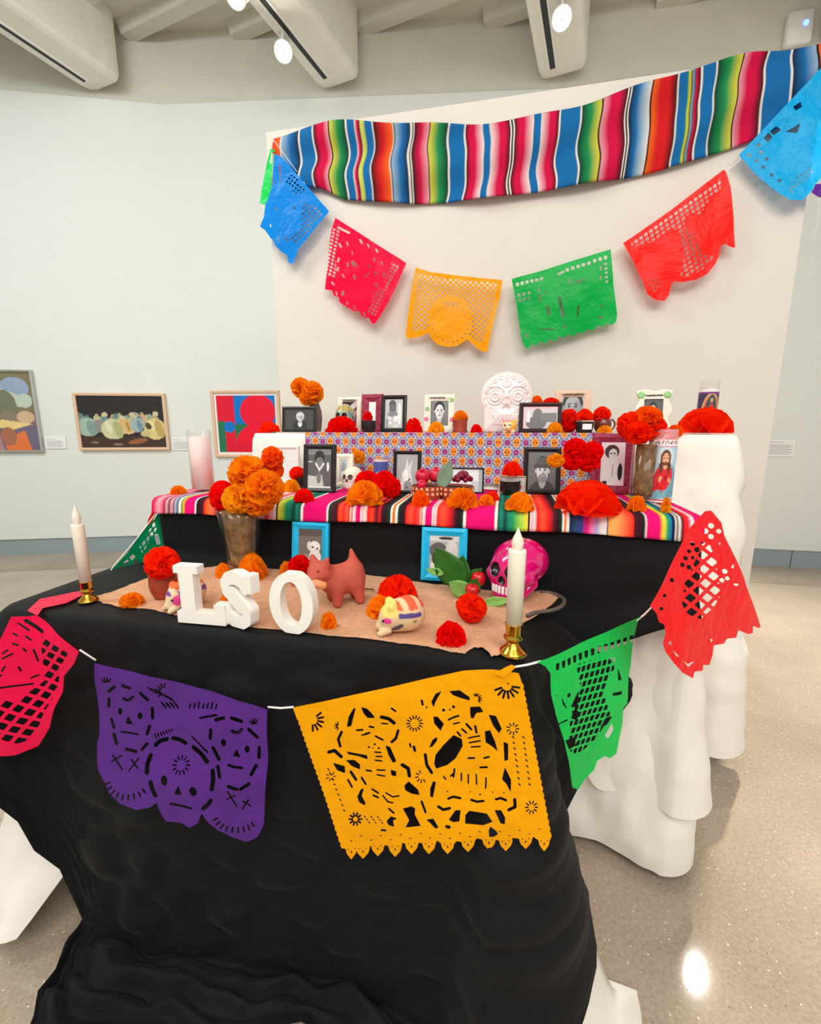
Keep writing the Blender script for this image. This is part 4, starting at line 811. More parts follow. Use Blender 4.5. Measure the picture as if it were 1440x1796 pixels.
def fmesh(kind, color, var):
    key = (kind, color, var)
    if key not in FM:
        a = dict(ball=(100, .40, False, .5, .07), fine=(170, .24, False, .35, .06), dome=(56, .48, True, .5, .08), fan=(30, .85, True, .35, .05), tuft=(80, .22, True, .2, .05))[kind]
        me = mkmesh('paper_marigold', *flower_mesh(var*7+len(kind), *a)); me.materials.append(PAPER[color])
        me.polygons.foreach_set('use_smooth', np.ones(len(me.polygons), bool)); FM[key] = me
    return FM[key]
rng = random.Random(5)
def FL(kind, color, x0, y0, x1, y1, tier, d, label, tilt=0.0, deep=None):
    cx = (x0+x1)/2
    if tier:
        P, k = spot(cx, y1, tier, d)
    else:
        P = onp(cx, (y0+y1)/2, d); k = fwd(P)/F_PX
    rx = (x1-x0)/2*k; h = (y1-y0)*k
    o = bpy.data.objects.new('paper_marigold', fmesh(kind, color, rng.randrange(3))); COL.objects.link(o)
    ball = kind in ('ball', 'fine')
    o.scale = (rx, rx if deep is None else rx*deep, h/2 if ball else h)
    o.location = (P[0], P[1], P[2]+(h/2*.97 if (ball and tier) else 0))
    o.rotation_euler = (tilt if ball else 0, 0, rng.uniform(0, 6.28) if deep is None else TH)
    return tag(o, label, 'paper flower', 'tissue paper marigolds')
# ---------------------------------------------------------------- picture frames
def pic(fn, w_, h_, n=64):
    m = max(8, int(n*h_/w_)) if h_ < w_*2 else int(n*2)
    u, v = np.meshgrid(np.linspace(0, 1, n), np.linspace(0, 1, m)); c = fn(u, v)
    P = np.stack([(u-.5)*w_, np.zeros_like(u), v*h_], -1).reshape(-1, 3)
    return (P, grid(n, m)), c.reshape(-1, 3)
def ellm(u, v, cx, cy, rx, ry, a=0): 
    c, s = math.cos(a), math.sin(a); x, y = u-cx, v-cy; X, Y = x*c+y*s, -x*s+y*c
    return (X/rx)**2+(Y/ry)**2 < 1
def gray(u, g): return np.tile(lin((g, g, g)), u.shape+(1,))
def portrait(bg=90, face=205, hair=40, cloth=60, cx=.5, cy=.58, r=.2, asp=1.4, hat=None, beard=False, smile=True, hairlong=False, shirt=None, seed=0, bg2=None):
    def fn(u, v):
        c = gray(u, bg)
        def put(m, g): c[m] = lin((g, g, g)) if np.isscalar(g) else lin(g)
        if bg2: put(v+.1*np.sin(u*9) < .45, bg2)
        put(ellm(u, v, cx, cy-r*asp*2.05, r*2.0, r*asp*1.25), cloth)
        if shirt: put(ellm(u, v, cx, cy-r*asp*1.5, r*.55, r*asp*.75), shirt)
        put(ellm(u, v, cx, cy-r*asp*.9, r*.5, r*asp*.6), face-35)
        if hairlong: put(ellm(u, v, cx, cy-.02, r*1.35, r*asp*1.25), hair)
        put(ellm(u, v, cx, cy+r*.18, r*1.10, r*asp*1.02), hair)
        put(ellm(u, v, cx, cy-r*.12, r*.86, r*asp*.86), face); put(ellm(u, v, cx+r*.45, cy-r*.2, r*.4, r*asp*.6), face-22)
        put(ellm(u, v, cx-r*.95, cy-r*.1, r*.14, r*asp*.18) | ellm(u, v, cx+r*.95, cy-r*.1, r*.14, r*asp*.18), face-30)
        if hat: put((ellm(u, v, cx, cy+r*.35, r*1.08, r*asp*.82)) & (v > cy+r*.35), hat); put(ellm(u, v, cx-r*.1, cy+r*.42, r*1.25, r*.22), hat-12)
        for s_ in (-1, 1):
            put(ellm(u, v, cx+s_*r*.36, cy+r*.02, r*.15, r*.085), 45); put(ellm(u, v, cx+s_*r*.36, cy+r*.22, r*.24, r*.05, -s_*.15), 60)
        put(ellm(u, v, cx+r*.06, cy-r*.32, r*.11, r*.2), face-50)
        if beard: put(ellm(u, v, cx, cy-r*.86, r*.62, r*.5) & ~ellm(u, v, cx, cy-r*.55, r*.3, r*.2), face-75); put(ellm(u, v, cx, cy-r*.5, r*.36, r*.07), face-95)
        put(ellm(u, v, cx, cy-r*.68, r*.32, r*.1), 120 if not smile else 90)
        if smile: put(ellm(u, v, cx, cy-r*.67, r*.26, r*.045), 240)
        return c*(1+.05*wr(u, v, seed, 5, 2, 7))[..., None]
    return fn
def blobs_img(bg, items, seed=0, amp=.06):
    def fn(u, v):
        c = np.tile(lin(bg if not np.isscalar(bg) else (bg,)*3), u.shape+(1,))
        for it in items:
            if it[0] == 'e': m = ellm(u, v, *it[1:-1])
            elif it[0] == 'r': m = (u > it[1]) & (u < it[2]) & (v > it[3]) & (v < it[4])
            else: m = poly_d(u, v, it[1]) > 0
            q = it[-1]; c[m] = lin((q,)*3 if np.isscalar(q) else q)
        return c*(1+amp*wr(u, v, seed, 6, 2, 8))[..., None]
    return fn
M['fblack'] = mat('black_frame', (24, 23, 24), 0.35, 0.08); M['fmaroonblack'] = mat('dark_maroon_frame', (52, 30, 34), 0.4, 0.08)
M['fcream'] = mat('cream_frame', (240, 230, 212), 0.5, 0.03, 60, .05); M['fblue'] = mat('turquoise_frame', (20, 180, 226), 0.45, 0.04)
M['fmaroon'] = mat('maroon_embossed', (150, 30, 66), 0.5, 0.12, 60, 0.9, 45); M['fwhite'] = mat('white_frame', (238, 236, 230), 0.45, 0.02)
M['fwood'] = mat('pale_wood_frame', (226, 190, 160), 0.5, 0.08, 40); M['fsilver'] = mat('silver_frame', (190, 190, 186), 0.35, 0.03, metal=.7)
M['ink'] = mat('dark_ink', (70, 62, 64), 0.7, 0.05); M['paperw'] = mat('white_card', (240, 240, 238), 0.7, 0.01)
def ringf(loops):
    v, f = [], []
    for (x, z0, z1, y) in loops: v += [(-x, y, z0), (x, y, z0), (x, y, z1), (-x, y, z1)]
    for k in range(len(loops)-1):
        for i in range(4): a, b = k*4+i, k*4+(i+1) % 4; f.append((a, b, b+4, a+4))
    return np.array(v), f
def frame_parts(root, w_, h_, b, t, fm, img, n=64, mat_b=0.0, matc=None, stand=True):
    """frame stands on z=0, faces -y"""
    x = w_/2
    loops = [(x, 0, h_, t/2), (x, 0, h_, -t/2+.002), (x-.002, .002, h_-.002, -t/2), (x-b*.45, b*.45, h_-b*.45, -t/2-.002), (x-b*.7, b*.7, h_-b*.7, -t/2+.001), (x-b, b, h_-b, -t/2+.004), (x-b, b, h_-b, t/2-.002)]
    v, f = ringf(loops); k = len(v); v = np.concatenate([v, [(-x, t/2, 0), (x, t/2, 0), (x, t/2, h_), (-x, t/2, h_)]]); f = list(f)+[(k+3, k+2, k+1, k)]
    obj('frame', (v, f), fm, root, False)
    iw, ih, z0 = w_-2*b, h_-2*b, b
    if mat_b:
        q = box(-iw/2, iw/2, -.001, .001, z0, z0+ih); obj('photo_mat', q, matc or M['paperw'], root, False); iw -= 2*mat_b; ih -= 2*mat_b; z0 += mat_b
    vf, c = pic(img, iw, ih, n); o = obj('photo', vf, M['print'], root, True, col=c); o.location = (0, -.0025, z0)
    if stand: obj('easel_stand', xf(box(-w_*.12, w_*.12, 0, .003, 0, h_*.62), (0, t/2+.001, h_*.05), rx=R(-0)), M['dark'], root, False)
def FR(x0, y0, x1, y1, tier, d, b_px, fm, img, label, lean=10, turn=0, mat_px=0, matc=None, t=0.016, n=64, name='photo_frame'):
    cx = (x0+x1)/2; P, k = spot(cx, y1, tier, d)
    w_ = (x1-x0)*k*.985; h_ = (y1-y0)*k*1.0
    q = thing(name, label, 'photo frame', P, TH+R(turn), 'framed photographs on the altar', R(lean))
    frame_parts(q, w_, h_, b_px*k, t, fm, img, n, mat_px*k, matc)
    return q, w_, h_, k
def scribble(w_, seed, h=.01):
    g = np.random.default_rng(seed); n = 60; x = np.linspace(-w_/2, w_/2, n)
    return np.stack([x+.15*h*np.sin(np.arange(n)*1.7), np.zeros(n), h*.5*np.sin(np.arange(n)*1.3)*g.uniform(.3, 1, n)], -1)
# ================================================================== TOP TIER
FR(493, 718, 557, 762, 3, .64, 5, M['fblack'], portrait(bg=72, face=200, hair=196, cloth=52, cx=.53, cy=.62, r=.13, asp=1.75, shirt=225, seed=2), 'black landscape frame with a smiling grey-haired man in a tie', 8, 2)
q, w_, h_, k = FR(590, 702, 634, 762, 3, .80, 8, M['fcream'], blobs_img((150, 60, 80), [('r', 0, 1, .85, 1, (40, 34, 36)), ('e', .7, .8, .5, .12, .5, (200, 190, 190)), ('e', .75, .6, .3, .08, .5, (90, 60, 70)), ('e', .6, .4, .5, .1, .5, (190, 120, 130))]), 'cream frame with a handwritten name behind the green painted skull', 10)
obj('lettering', tube(scribble(w_*.55, 1, .012)+np.array([0, -.011, h_-.018]), .0012, 4), M['ink'], q)
q, w_, h_, k = FR(633, 697, 672, 762, 3, .74, 13, M['fmaroon'], blobs_img((240, 236, 234), [('e', .1, .35, .4, .12, (235, 40, 30))]), 'maroon embossed frame half hidden by a black frame on the top tier', 8)
FR(667, 697, 713, 761, 3, .66, 7, M['fblack'], blobs_img((190, 190, 188), [('e', .42, .82, .2, .16, 80), ('r', .25, .62, .5, .82, 100), ('e', .45, .48, .3, .1, 130), ('e', .28, .35, .08, .05, 235), ('e', .3, .18, .07, .06, 235), ('r', .5, .72, .22, .42, 225), ('r', .5, .74, .02, .12, 210), ('e', .82, .5, .1, .4, 225), ('r', .05, .2, .0, .3, 150)], 3), 'tall black frame with a black and white photo of a figure in a hat', 9, 1)
q, w_, h_, k = FR(743, 698, 797, 763, 3, .70, 11, M['fcream'], portrait(bg=120, face=222, hair=26, cloth=110, cx=.5, cy=.6, r=.27, asp=1.25, smile=False, seed=4), 'cream painted frame with pink and green flowers around a dark-haired woman portrait', 8, 3)
obj('lettering', tube(scribble(w_*.5, 2, .01)+np.array([-.01, -.011, h_-.016]), .0012, 4), M['ink'], q)
pinkp, greenp = mat('pink_paint', (240, 130, 170), .6, .1), mat('green_paint', (150, 205, 130), .6, .1)
def blossom(r): return join(*[xf(lathe([(0, 0), (r*.5, .0), (r*.45, .002), (0, .003)], 8), (r*.6*math.cos(a), -.0105, r*.6*math.sin(a)), rx=R(90)) for a in np.arange(5)*1.2566])
for sx_, sz_, m_ in ((-.42, .35, pinkp), (.41, .33, pinkp), (.40, .85, greenp), (-.40, .62, greenp)):
    o = obj('painted_flower', blossom(.010), m_, q); o.location = (sx_*w_, 0, sz_*h_)
q, w_, h_, k = FR(910, 711, 983, 763, 3, .62, 7, M['fmaroonblack'], blobs_img((205, 200, 200), [('r', 0, 1, .92, 1, (230, 180, 190)), ('r', .0, .1, 0, 1, (226, 190, 196)), ('e', .42, .62, .14, .3, 112), ('e', .38, .25, .3, .3, 108), ('r', .5, .98, .3, .72, 120), ('e', .8, .15, .12, .12, 200), ('r', .1, .2, .3, .8, 228)], 5), 'dark maroon landscape frame with a black and white photo of a seated person', 9, 2)
q, w_, h_, k = FR(972, 690, 1032, 762, 3, .82, 11, M['fwood'], portrait(bg=190, face=170, hair=42, cloth=90, cy=.66, r=.42, asp=1.2, seed=6), 'pale wooden frame with a name across the top and a dark-haired portrait', 8, 0)
obj('lettering', tube(scribble(w_*.6, 3, .012)+np.array([0.0, -.011, h_-.02]), .0013, 4), M['ink'], q)
# wavy cream frame
P, k = spot(1143, 762, 3, .80); W2, H2 = 31*k, 73*k
q = thing('photo_frame', 'cream frame with wavy scalloped edges behind the big red-orange bouquet', 'photo frame', P, TH, 'framed photographs on the altar', R(8))
def wavy(X, Zz):
    e = W2*(.86+.10*np.cos((Zz/H2-1)*14))-np.abs(X); e = np.minimum(e, H2-.004*np.cos(X/W2*6)-Zz); e = np.minimum(e, Zz)
    return np.minimum(e, np.maximum(np.maximum(np.abs(X)-W2*.5, np.abs(Zz-H2*.46)-H2*.33), -1))
obj('frame', slab(wavy, -W2, W2, 0, H2*1.02, .004, .014), M['fcream'], q, False)
vf, c = pic(portrait(bg=90, face=180, hair=40, seed=9), W2*1.06, H2*.68, 40); o = obj('photo', vf, M['print'], q, col=c); o.location = (0, 0.002, H2*.12)
obj('lettering', tube(scribble(W2*.9, 5, .012)+np.array([0, -.009, H2*.87]), .0014, 4), M['ink'], q)
for s_ in (-1, 1): o = obj('painted_leaf', xf(lathe([(0, 0), (.016, 0), (.014, .003), (0, .004)], 12), rx=R(90)), greenp, q); o.location = (s_*W2*.68, -.0075, H2*.88)
# ---------------------------------------------------------------- skulls (one carved shape, several paints)
def skull_sdf(X, Y, Zz):      # faces -y, unit about 1 wide, stands on z=0
    d = sph(X, Y, Zz, (0, .12, .62), (.47, .56, .40))
    d = smin(d, sph(X, Y, Zz, (0, -.30, .44), (.35, .22, .32)), .12)
    for s_ in (-1, 1): d = smin(d, sph(X, Y, Zz, (s_*.31, -.22, .46), (.13, .16, .09)), .08)
    d = smin(d, sph(X, Y, Zz, (0, -.33, .16), (.26, .19, .17)), .07)
    for s_ in (-1, 1): d = smin(d, cap3(X, Y, Zz, (s_*.2, -.26, .10), (s_*.33, .02, .30), .07), .06)
    for s_ in (-1, 1): d = np.maximum(d, -sph(X, Y, Zz, (s_*.18, -.50, .58), (.125, .16, .12)))
    d = np.maximum(d, -sph(X, Y, Zz, (0, -.56, .42), (.06, .12, .085)))
    for s_ in (-1, 1): d = np.maximum(d, -sph(X, Y, Zz, (s_*.46, .0, .42), (.09, .18, .10)))
    return np.maximum(d, .0-Zz)
SKV, SKF = nets(skull_sdf, (-.55, -.62, -.04), (.55, .75, 1.08), 62)
def skull_mask(v):
    e = np.zeros(len(v), bool)
    for s_ in (-1, 1): e |= sph(v[:, 0], v[:, 1], v[:, 2], (s_*.18, -.50, .58), (.133, .17, .128)) < 0
    e |= sph(v[:, 0], v[:, 1], v[:, 2], (0, -.56, .42), (.07, .13, .093)) < 0
    return e
M['glaze'] = mat('glazed_paint', attr=True, rough=.12, var=.08, scale=9, spec=.6, coat=.6); M['matte'] = mat('matte_paint', attr=True, rough=.7, var=.06, scale=20)
M['toothw'] = mat('tooth_white', (240, 238, 232), .3, .02)
def SKULL(x0, y0, x1, y1, tier, d, base, eye, label, turn, m, fn=None, teeth=True, asp=1.1, name='painted_skull'):
    P, k = spot((x0+x1)/2, y1, tier, d); w_ = (x1-x0)*k/asp; h_ = (y1-y0)*k
    q = thing(name, label, 'skull', P, TH+R(turn))
    c = np.tile(lin(base), (len(SKV), 1))
    if fn is not None: c = fn(SKV, c)
    c[skull_mask(SKV)] = lin(eye)
    S = np.array([w_, w_, h_/1.02]); obj('cranium', (SKV*S, SKF), m, q, True, col=c)
    if teeth:
        t = join(*[xf(box(-.022, .022, -.02, .02, zz, zz+.065, .006), (.25*math.sin(a), -.34-.165*math.cos(a)*1.02, 0), rz=a) for zz in (.20, .265) for a in np.linspace(-.95, .95, 8)])
        obj('teeth', (t[0]*S, t[1]), M['toothw'], q, False)
    return q
SKULL(846, 944, 962, 1047, 1, None, (208, 4, 106), (24, 6, 18), 'glossy magenta skull with black sockets and white teeth', -30, M['glaze'], None, True, 1.18)
def wf(v, c): return c
def green_paint(v, c):
    m = v[:, 2] > .74; c[m] = lin((196, 170, 96)); m = np.abs(np.sin(v[:, 0]*14+v[:, 2]*6)) < .25; c[m] = lin((90, 150, 140)); return c
SKULL(585, 717, 624, 765, 3, .70, (140, 172, 160), (74, 40, 36), 'green and gold painted skull peeking over a red paper flower', 0, M['glaze'], green_paint, False)
SKULL(598, 813, 637, 852, 2, .33, (236, 226, 208), (110, 92, 82), 'small bone white skull beside the black portrait frame', -10, M['matte'], None, True)
# ---------------------------------------------------------------- embossed glass skull
P, k = spot(886, 763, 3, .66); Wg, Hg = 44*k, 102*k
q = thing('glass_skull', 'large embossed white glass skull standing against the partition', 'glass skull', P, TH, None, R(5))
def gout(X, Zz):
    d = ell_d(X, Zz, 0, Hg*.60, Wg, Hg*.41); return np.maximum(d, np.minimum(Wg*.86-np.abs(X)+.03*np.abs(Zz-Hg*.25), np.minimum(Hg*.6-Zz, Zz)))
xs = np.arange(-Wg*1.05, Wg*1.05, .0022); zs = np.arange(-.003, Hg*1.03, .0022); X, Zz = np.meshgrid(xs, zs); p, f = msq(gout(X, Zz), X, Zz)
def relief(x, z):
    h = .03*np.sqrt(np.clip(gout(x, z)/Wg, 0, 1)); rr = lambda a, b: np.hypot(x-a, z-b)
    for s_ in (-1, 1):
        r = rr(s_*Wg*.44, Hg*.58); h = h+np.where(r < Wg*.36, .0035*np.cos(r/Wg*42), 0)-.006*np.exp(-((r-Wg*.33)/(.05*Wg))**2)
        for a in np.arange(10)*.628: h = h+.004*np.exp(-(rr(s_*Wg*.44+Wg*.40*math.cos(a), Hg*.58+Wg*.40*math.sin(a))/.005)**2)
    r = rr(0, Hg*.80); h = h+.005*np.exp(-((r-Wg*.12)/.004)**2)+.005*np.exp(-(r/.006)**2)
    h = h-.010*(np.abs(x) < (Hg*.46-z)*.9)*(z > Hg*.38)*(z < Hg*.46)
    tm = (np.abs(x) < Wg*.5) & (z > Hg*.12) & (z < Hg*.29); h = h+np.where(tm, .003*np.cos(x/Wg*42)*np.sign(np.abs(z-Hg*.205)-.003)+.004, 0)
    for a in np.linspace(.3, 2.84, 9): h = h+.005*np.exp(-((rr(Wg*.78*math.cos(a), Hg*.58+Hg*.34*math.sin(a))-.008)/.003)**2)
    return h
rl = relief(p[:, 0], p[:, 1]); frn = np.stack([p[:, 0], -.012-rl, p[:, 1]], -1); n = len(p); bk = frn.copy(); bk[:, 1] = .01
e = {}
for qd in f:
    for a, b in zip(qd, qd[1:]+qd[:1]):
        if (b, a) in e: del e[(b, a)]
        else: e[(a, b)] = 1
obj('glass_body', (np.concatenate([frn, bk]), list(f)+[tuple(i+n for i in g_[::-1]) for g_ in f]+[(b, a, a+n, b+n) for a, b in e]), mat('milky_glass', (238, 224, 221), .12, .03, 20, spec=.7, coat=.5, sss=.4), q)
# ---------------------------------------------------------------- pots, cups, bowls
M['clay'] = mat('red_clay', (158, 62, 40), .45, .12, 25, .1, 90); M['brownclay'] = mat('brown_glazed_clay', (112, 48, 34), .25, .12, 20, spec=.6)
M['blackbowl'] = mat('black_bowl', (30, 27, 27), .3, .1); M['creamwax'] = mat('cream_filling', (238, 216, 180), .6, .04); M['soil'] = mat('dark_inside', (40, 26, 20), .9, .1)
def pot_prof(r, h, th=.004, belly=1.05, foot=.7, lip=1.0): 
    o = [(0, 0), (r*foot, 0), (r*foot*1.04, .004), (r*belly*.92, h*.3), (r*belly, h*.55), (r*belly*.97, h*.75), (r*lip, h*.97), (r*lip, h), (r*lip-th, h), (r*.9*lip, h*.75), (r*.8, h*.4), (0, h*.3)]
    return o
def POT(name, cat, x0, y0, x1, y1, tier, d, m, label, foot=.7, belly=1.05, lip=1.0, fill=None, handle=False, group=None, deco=None):
    P, k = spot((x0+x1)/2, y1, tier, d); r = (x1-x0)/2*k/max(belly, lip); h = (y1-y0)*k
    q = thing(name, label, cat, P, TH, group)
    vf = lathe(pot_prof(r, h, belly=belly, foot=foot, lip=lip), 40)
    obj('body', vf, m, q)
    if fill: obj('filling', lathe([(0, h*.86), (r*.86*lip, h*.86), (r*.4, h*.93), (0, h*.95)], 28), fill, q)
    if handle:
        a = np.linspace(-1.5, 1.5, 16); obj('handle', tube(np.stack([r*.95+r*.55*np.cos(a), 0*a, h*.55+h*.36*np.sin(a)], -1), r*.11, 8), m, q)
    if deco:
        rr_ = [xf((lathe([(.0035, 0), (.0065, .001), (.0065, .002), (.003, .0025)], 10)), (r*belly*1.0*math.cos(a), r*belly*1.0*math.sin(a), h*zz), rz=a+math.pi/2, rx=R(-90)*-1) for zz in (.45, .8) for a in np.arange(18)*2*math.pi/18]
        obj('ring_pattern', join(*rr_), deco, q)
    return q, P, r, h
POT('clay_pot', 'pot', 793, 741, 820, 763, 3, .64, M['clay'], 'small red clay pot holding an orange flower beside the woman portrait', .95, .95, 1.0, M['soil'])
POT('clay_mug', 'mug', 1041, 738, 1070, 763, 3, .66, M['brownclay'], 'brown glazed clay mug with a loop handle under a red-orange flower', .7, 1.08, .8, M['soil'], True)
q, P, r, h = POT('black_cup', 'cup', 1009, 744, 1039, 763, 3, .62, M['blackbowl'], 'black cup with a white label and a red-orange flower on the top tier', .85, 1.0, 1.0)
obj('label_sticker', xf(box(-r*.5, r*.5, -.001, .001, h*.3, h*.8), (r*.15, -r*1.02, 0)), M['paperw'], q, False)
POT('black_bowl', 'bowl', 634, 743, 660, 763, 3, .60, M['blackbowl'], 'small black bowl with a cream filling in front of the maroon frame', .75, 1.0, 1.0, M['creamwax'])
POT('black_bowl', 'bowl', 876, 843, 912, 868, 2, None, M['blackbowl'], 'black bowl with a cream filling behind an orange paper flower', .7, 1.0, 1.0, M['creamwax'])
POT('black_bowl', 'bowl', 1000, 815, 1052, 838, 2, .18, M['blackbowl'], 'black bowl under the bunch of red paper flowers', .7, 1.02, 1.0, M['soil'])
POT('dark_bowl', 'bowl', 518, 836, 542, 856, 2, .30, M['blackbowl'], 'small dark bowl half behind the tall black portrait frame', .7, 1.02, 1.0, M['soil'])
POT('clay_pot', 'pot', 618, 806, 640, 830, 2, .42, M['brownclay'], 'small dark clay pot with a yellow-orange flower by the skull cloth', .8, 1.0, 1.0, M['soil'])
decom = mat('pale_clay_paint', (222, 166, 120), .6, .1)
q1, PB1, rB1, hB1 = POT('clay_bowl', 'bowl', 722, 842, 776, 866, 2, .14, M['clay'], 'patterned clay bowl holding red pomegranates', .9, 1.0, 1.0, M['soil'], deco=decom)
q2, PB2, rB2, hB2 = POT('clay_bowl', 'bowl', 770, 844, 830, 867, 2, .16, M['clay'], 'patterned clay bowl holding a bunch of grapes', .9, 1.0, 1.0, M['soil'], deco=decom)
q, P, r, h = POT('clay_pot', 'pot', 266, 1004, 312, 1046, 1, None, M['clay'], 'shiny red clay pot with a big orange flower at the left of the letters', .72, 1.02, .98, M['soil'])
# fruit
M['pom'] = mat('pomegranate_skin', (206, 24, 60), .3, .18, 18, spec=.5); M['apple'] = mat('red_apple_skin', (196, 22, 30), .22, .2, 14, spec=.6); M['grape'] = mat('grape_skin', (128, 12, 44), .25, .2, 40, spec=.5)
M['leaf'] = mat('leaf_green', (46, 104, 34), .45, .2, 25, spec=.4); M['leafl'] = mat('pale_leaf_green', (128, 184, 96), .5, .15, 25, spec=.4); M['leafg'] = mat('grey_green_leaf', (120, 150, 124), .6, .1, 20); M['stem'] = mat('brown_stem', (92, 66, 44), .8, .1)
def fruit(r, crown=False, dimple=.2):
    a = np.linspace(0, math.pi, 16); pr = [(r*math.sin(t)*(1+.04*math.cos(2*t)), r-r*math.cos(t)*(1-dimple*math.exp(-((t-math.pi)/.5)**2)*.6-dimple*.4*math.exp(-(t/.5)**2))) for t in a]
    pr[0] = (0, pr[0][1]); pr[-1] = (0, pr[-1][1]); return lathe(pr, 24)
def FRUIT(name, cx, cy, rp, P0, m, label, crown=False, tilt=0):
    """rp in px; cx,cy centre in photo px, at the depth of P0"""
    dd = sd(P0)[1]; c = onp(cx, cy, dd); k = fwd(c)/F_PX; r = rp*k
    q = thing(name, label, 'fruit', (c[0], c[1], c[2]-r), TH, 'fruit offerings'); q.rotation_euler[0] = tilt
    obj('skin', fruit(r), m, q)
    if crown: obj('crown', xf(lathe([(r*.12, 0), (r*.22, r*.12), (r*.3, r*.3), (r*.22, r*.28), (r*.12, r*.12)], 12, lambda a, z: 1+.2*np.cos(a*6)*(z > r*.2)), (0, 0, r*1.85)), m, q)
    else: obj('stalk', tube([(0, 0, r*1.8), (.1*r, 0, r*2.1), (.25*r, 0, r*2.35)], r*.06, 6), M['stem'], q)
    return q
FRUIT('pomegranate', 742, 833, 13, PB1+0*V, M['pom'], 'left pomegranate in the clay bowl', True, .5); FRUIT('pomegranate', 764, 834, 13, PB1+.01*V, M['pom'], 'right pomegranate in the clay bowl', True, -.2)
FRUIT('pomegranate', 741, 846, 9, PB1-.03*V, M['pom'], 'small pomegranate at the front of the clay bowl', True, .8)
gp = []
g = np.random.default_rng(8); kk = fwd(PB2)/F_PX
for i in range(34): 
    a, b = g.uniform(0, 6.28), g.uniform(0, 1)**.6; gp.append(xf(fruit(4.6*kk, dimple=.05), (15*kk*b*math.cos(a), 10*kk*b*math.sin(a), (1-b)*16*kk+g.uniform(0, 3)*kk)))
o = obj('grape_bunch', join(*gp), M['grape']); c = onp(812, 840, sd(PB2)[1]); o.location = tuple(c-np.array([0, 0, 8*kk])); tag(o, 'bunch of dark red grapes in the clay bowl', 'grapes', 'fruit offerings')
def leaf_mesh(L, W_, curve=.2, fold=.15, n=11, mseg=7):
    a = np.linspace(0, 1, n); b = np.linspace(-1, 1, mseg); A, B = np.meshgrid(a, b, indexing='ij')
    w_ = W_*np.sin(np.pi*A**.8)**.9*.5+.0005; x = B*w_; y = A*L; z = curve*L*A*A+fold*np.abs(B)*w_+.03*W_*np.sin(A*14)*np.abs(B)
    return np.stack([x, y, z], -1).reshape(-1, 3), grid(mseg, n)
def LEAF(cx, cy, tipx, tipy, wpx, d, m, label, curve=.1, group=None, d2=None, flip=1):
    a = onp(cx, cy, d); b = onp(tipx, tipy, d if d2 is None else d2); e = b-a; L = np.linalg.norm(e); e = e/L; n = -V-e*(-V @ e); n /= np.linalg.norm(n); x = np.cross(e, n); k = fwd(a)/F_PX
    v, f = leaf_mesh(L, wpx*k, curve); v = v @ np.stack([x, e, n*flip])
    o = obj('leaf', (v, f), m); o.location = tuple(a); solidy(o, .0012)
    return tag(o, label, 'leaf', group)
LEAF(772, 858, 792, 806, 26, sd(PB2)[1]-.03, M['leafg'], 'grey-green leaf standing between the two fruit bowls', .1)
# ---------------------------------------------------------------- vases
M['glass'] = glass_mat('clear_glass'); M['stems'] = mat('murky_water_stems', (124, 98, 64), .9, .6, 34, .6, 40, spec=.1)
M['crystal'] = glass_mat('cut_crystal', (255, 255, 255), .08, 1.6)
def VASE(x0, y0, x1, y1, tier, d, label, prof, m, mod=None, inner=.8, ih=(.12, .97)):
    P, k = spot((x0+x1)/2, y1, tier, d); r = (x1-x0)/2*k; h = (y1-y0)*k
    q = thing('flower_vase', label, 'vase', P, TH); pr = [(a*r, b*h) for a, b in prof]
    inn = [(max(a*r-.006, .004), max(b*h, .012)) for a, b in prof[::-1] if b > .05]+[(0, .012)]
    obj('glass_wall', lathe([(0, 0)]+pr+inn, 48, mod), m, q)
    bs = np.linspace(ih[0], ih[1], 14); sp_ = [(0, ih[0]*h)]+[(max(float(np.interp(b, [q_[1] for q_ in prof], [q_[0] for q_ in prof]))*r-.010, .004)*.92, b*h) for b in bs]+[(0, ih[1]*h)]
    obj('stem_filling', lathe(sp_, 40, lambda a, z: 1+.05*np.sin(a*9+z*40)+.03*np.sin(a*17)), M['stems'], q)
    return q, P, k
cm = lambda a, z: 1+.045*np.cos(a*12)*np.clip((z-.02)/.05, 0, 1)
VASE(391, 890, 465, 1004, 1, None, 'cut crystal vase of marigolds behind the letter S', [(.62, 0), (.68, .02), (.70, .10), (.72, .3), (.80, .55), (.92, .8), (1.0, 1.0)], M['crystal'], cm)
VASE(1103, 768, 1147, 871, 2, .22, 'tall clear glass vase behind the red-robed saint candle', [(.9, 0), (.96, .02), (.97, .3), (1.0, 1.0)], M['glass'])
VASE(541, 704, 566, 762, 3, .80, 'small smoky vase with orange flowers at the left of the top tier', [(.75, 0), (.8, .05), (1.0, .4), (.95, .6), (.6, .85), (.8, 1.0)], mat('smoky_glass', (120, 104, 100), .1, .1, spec=.5, alpha=.75))
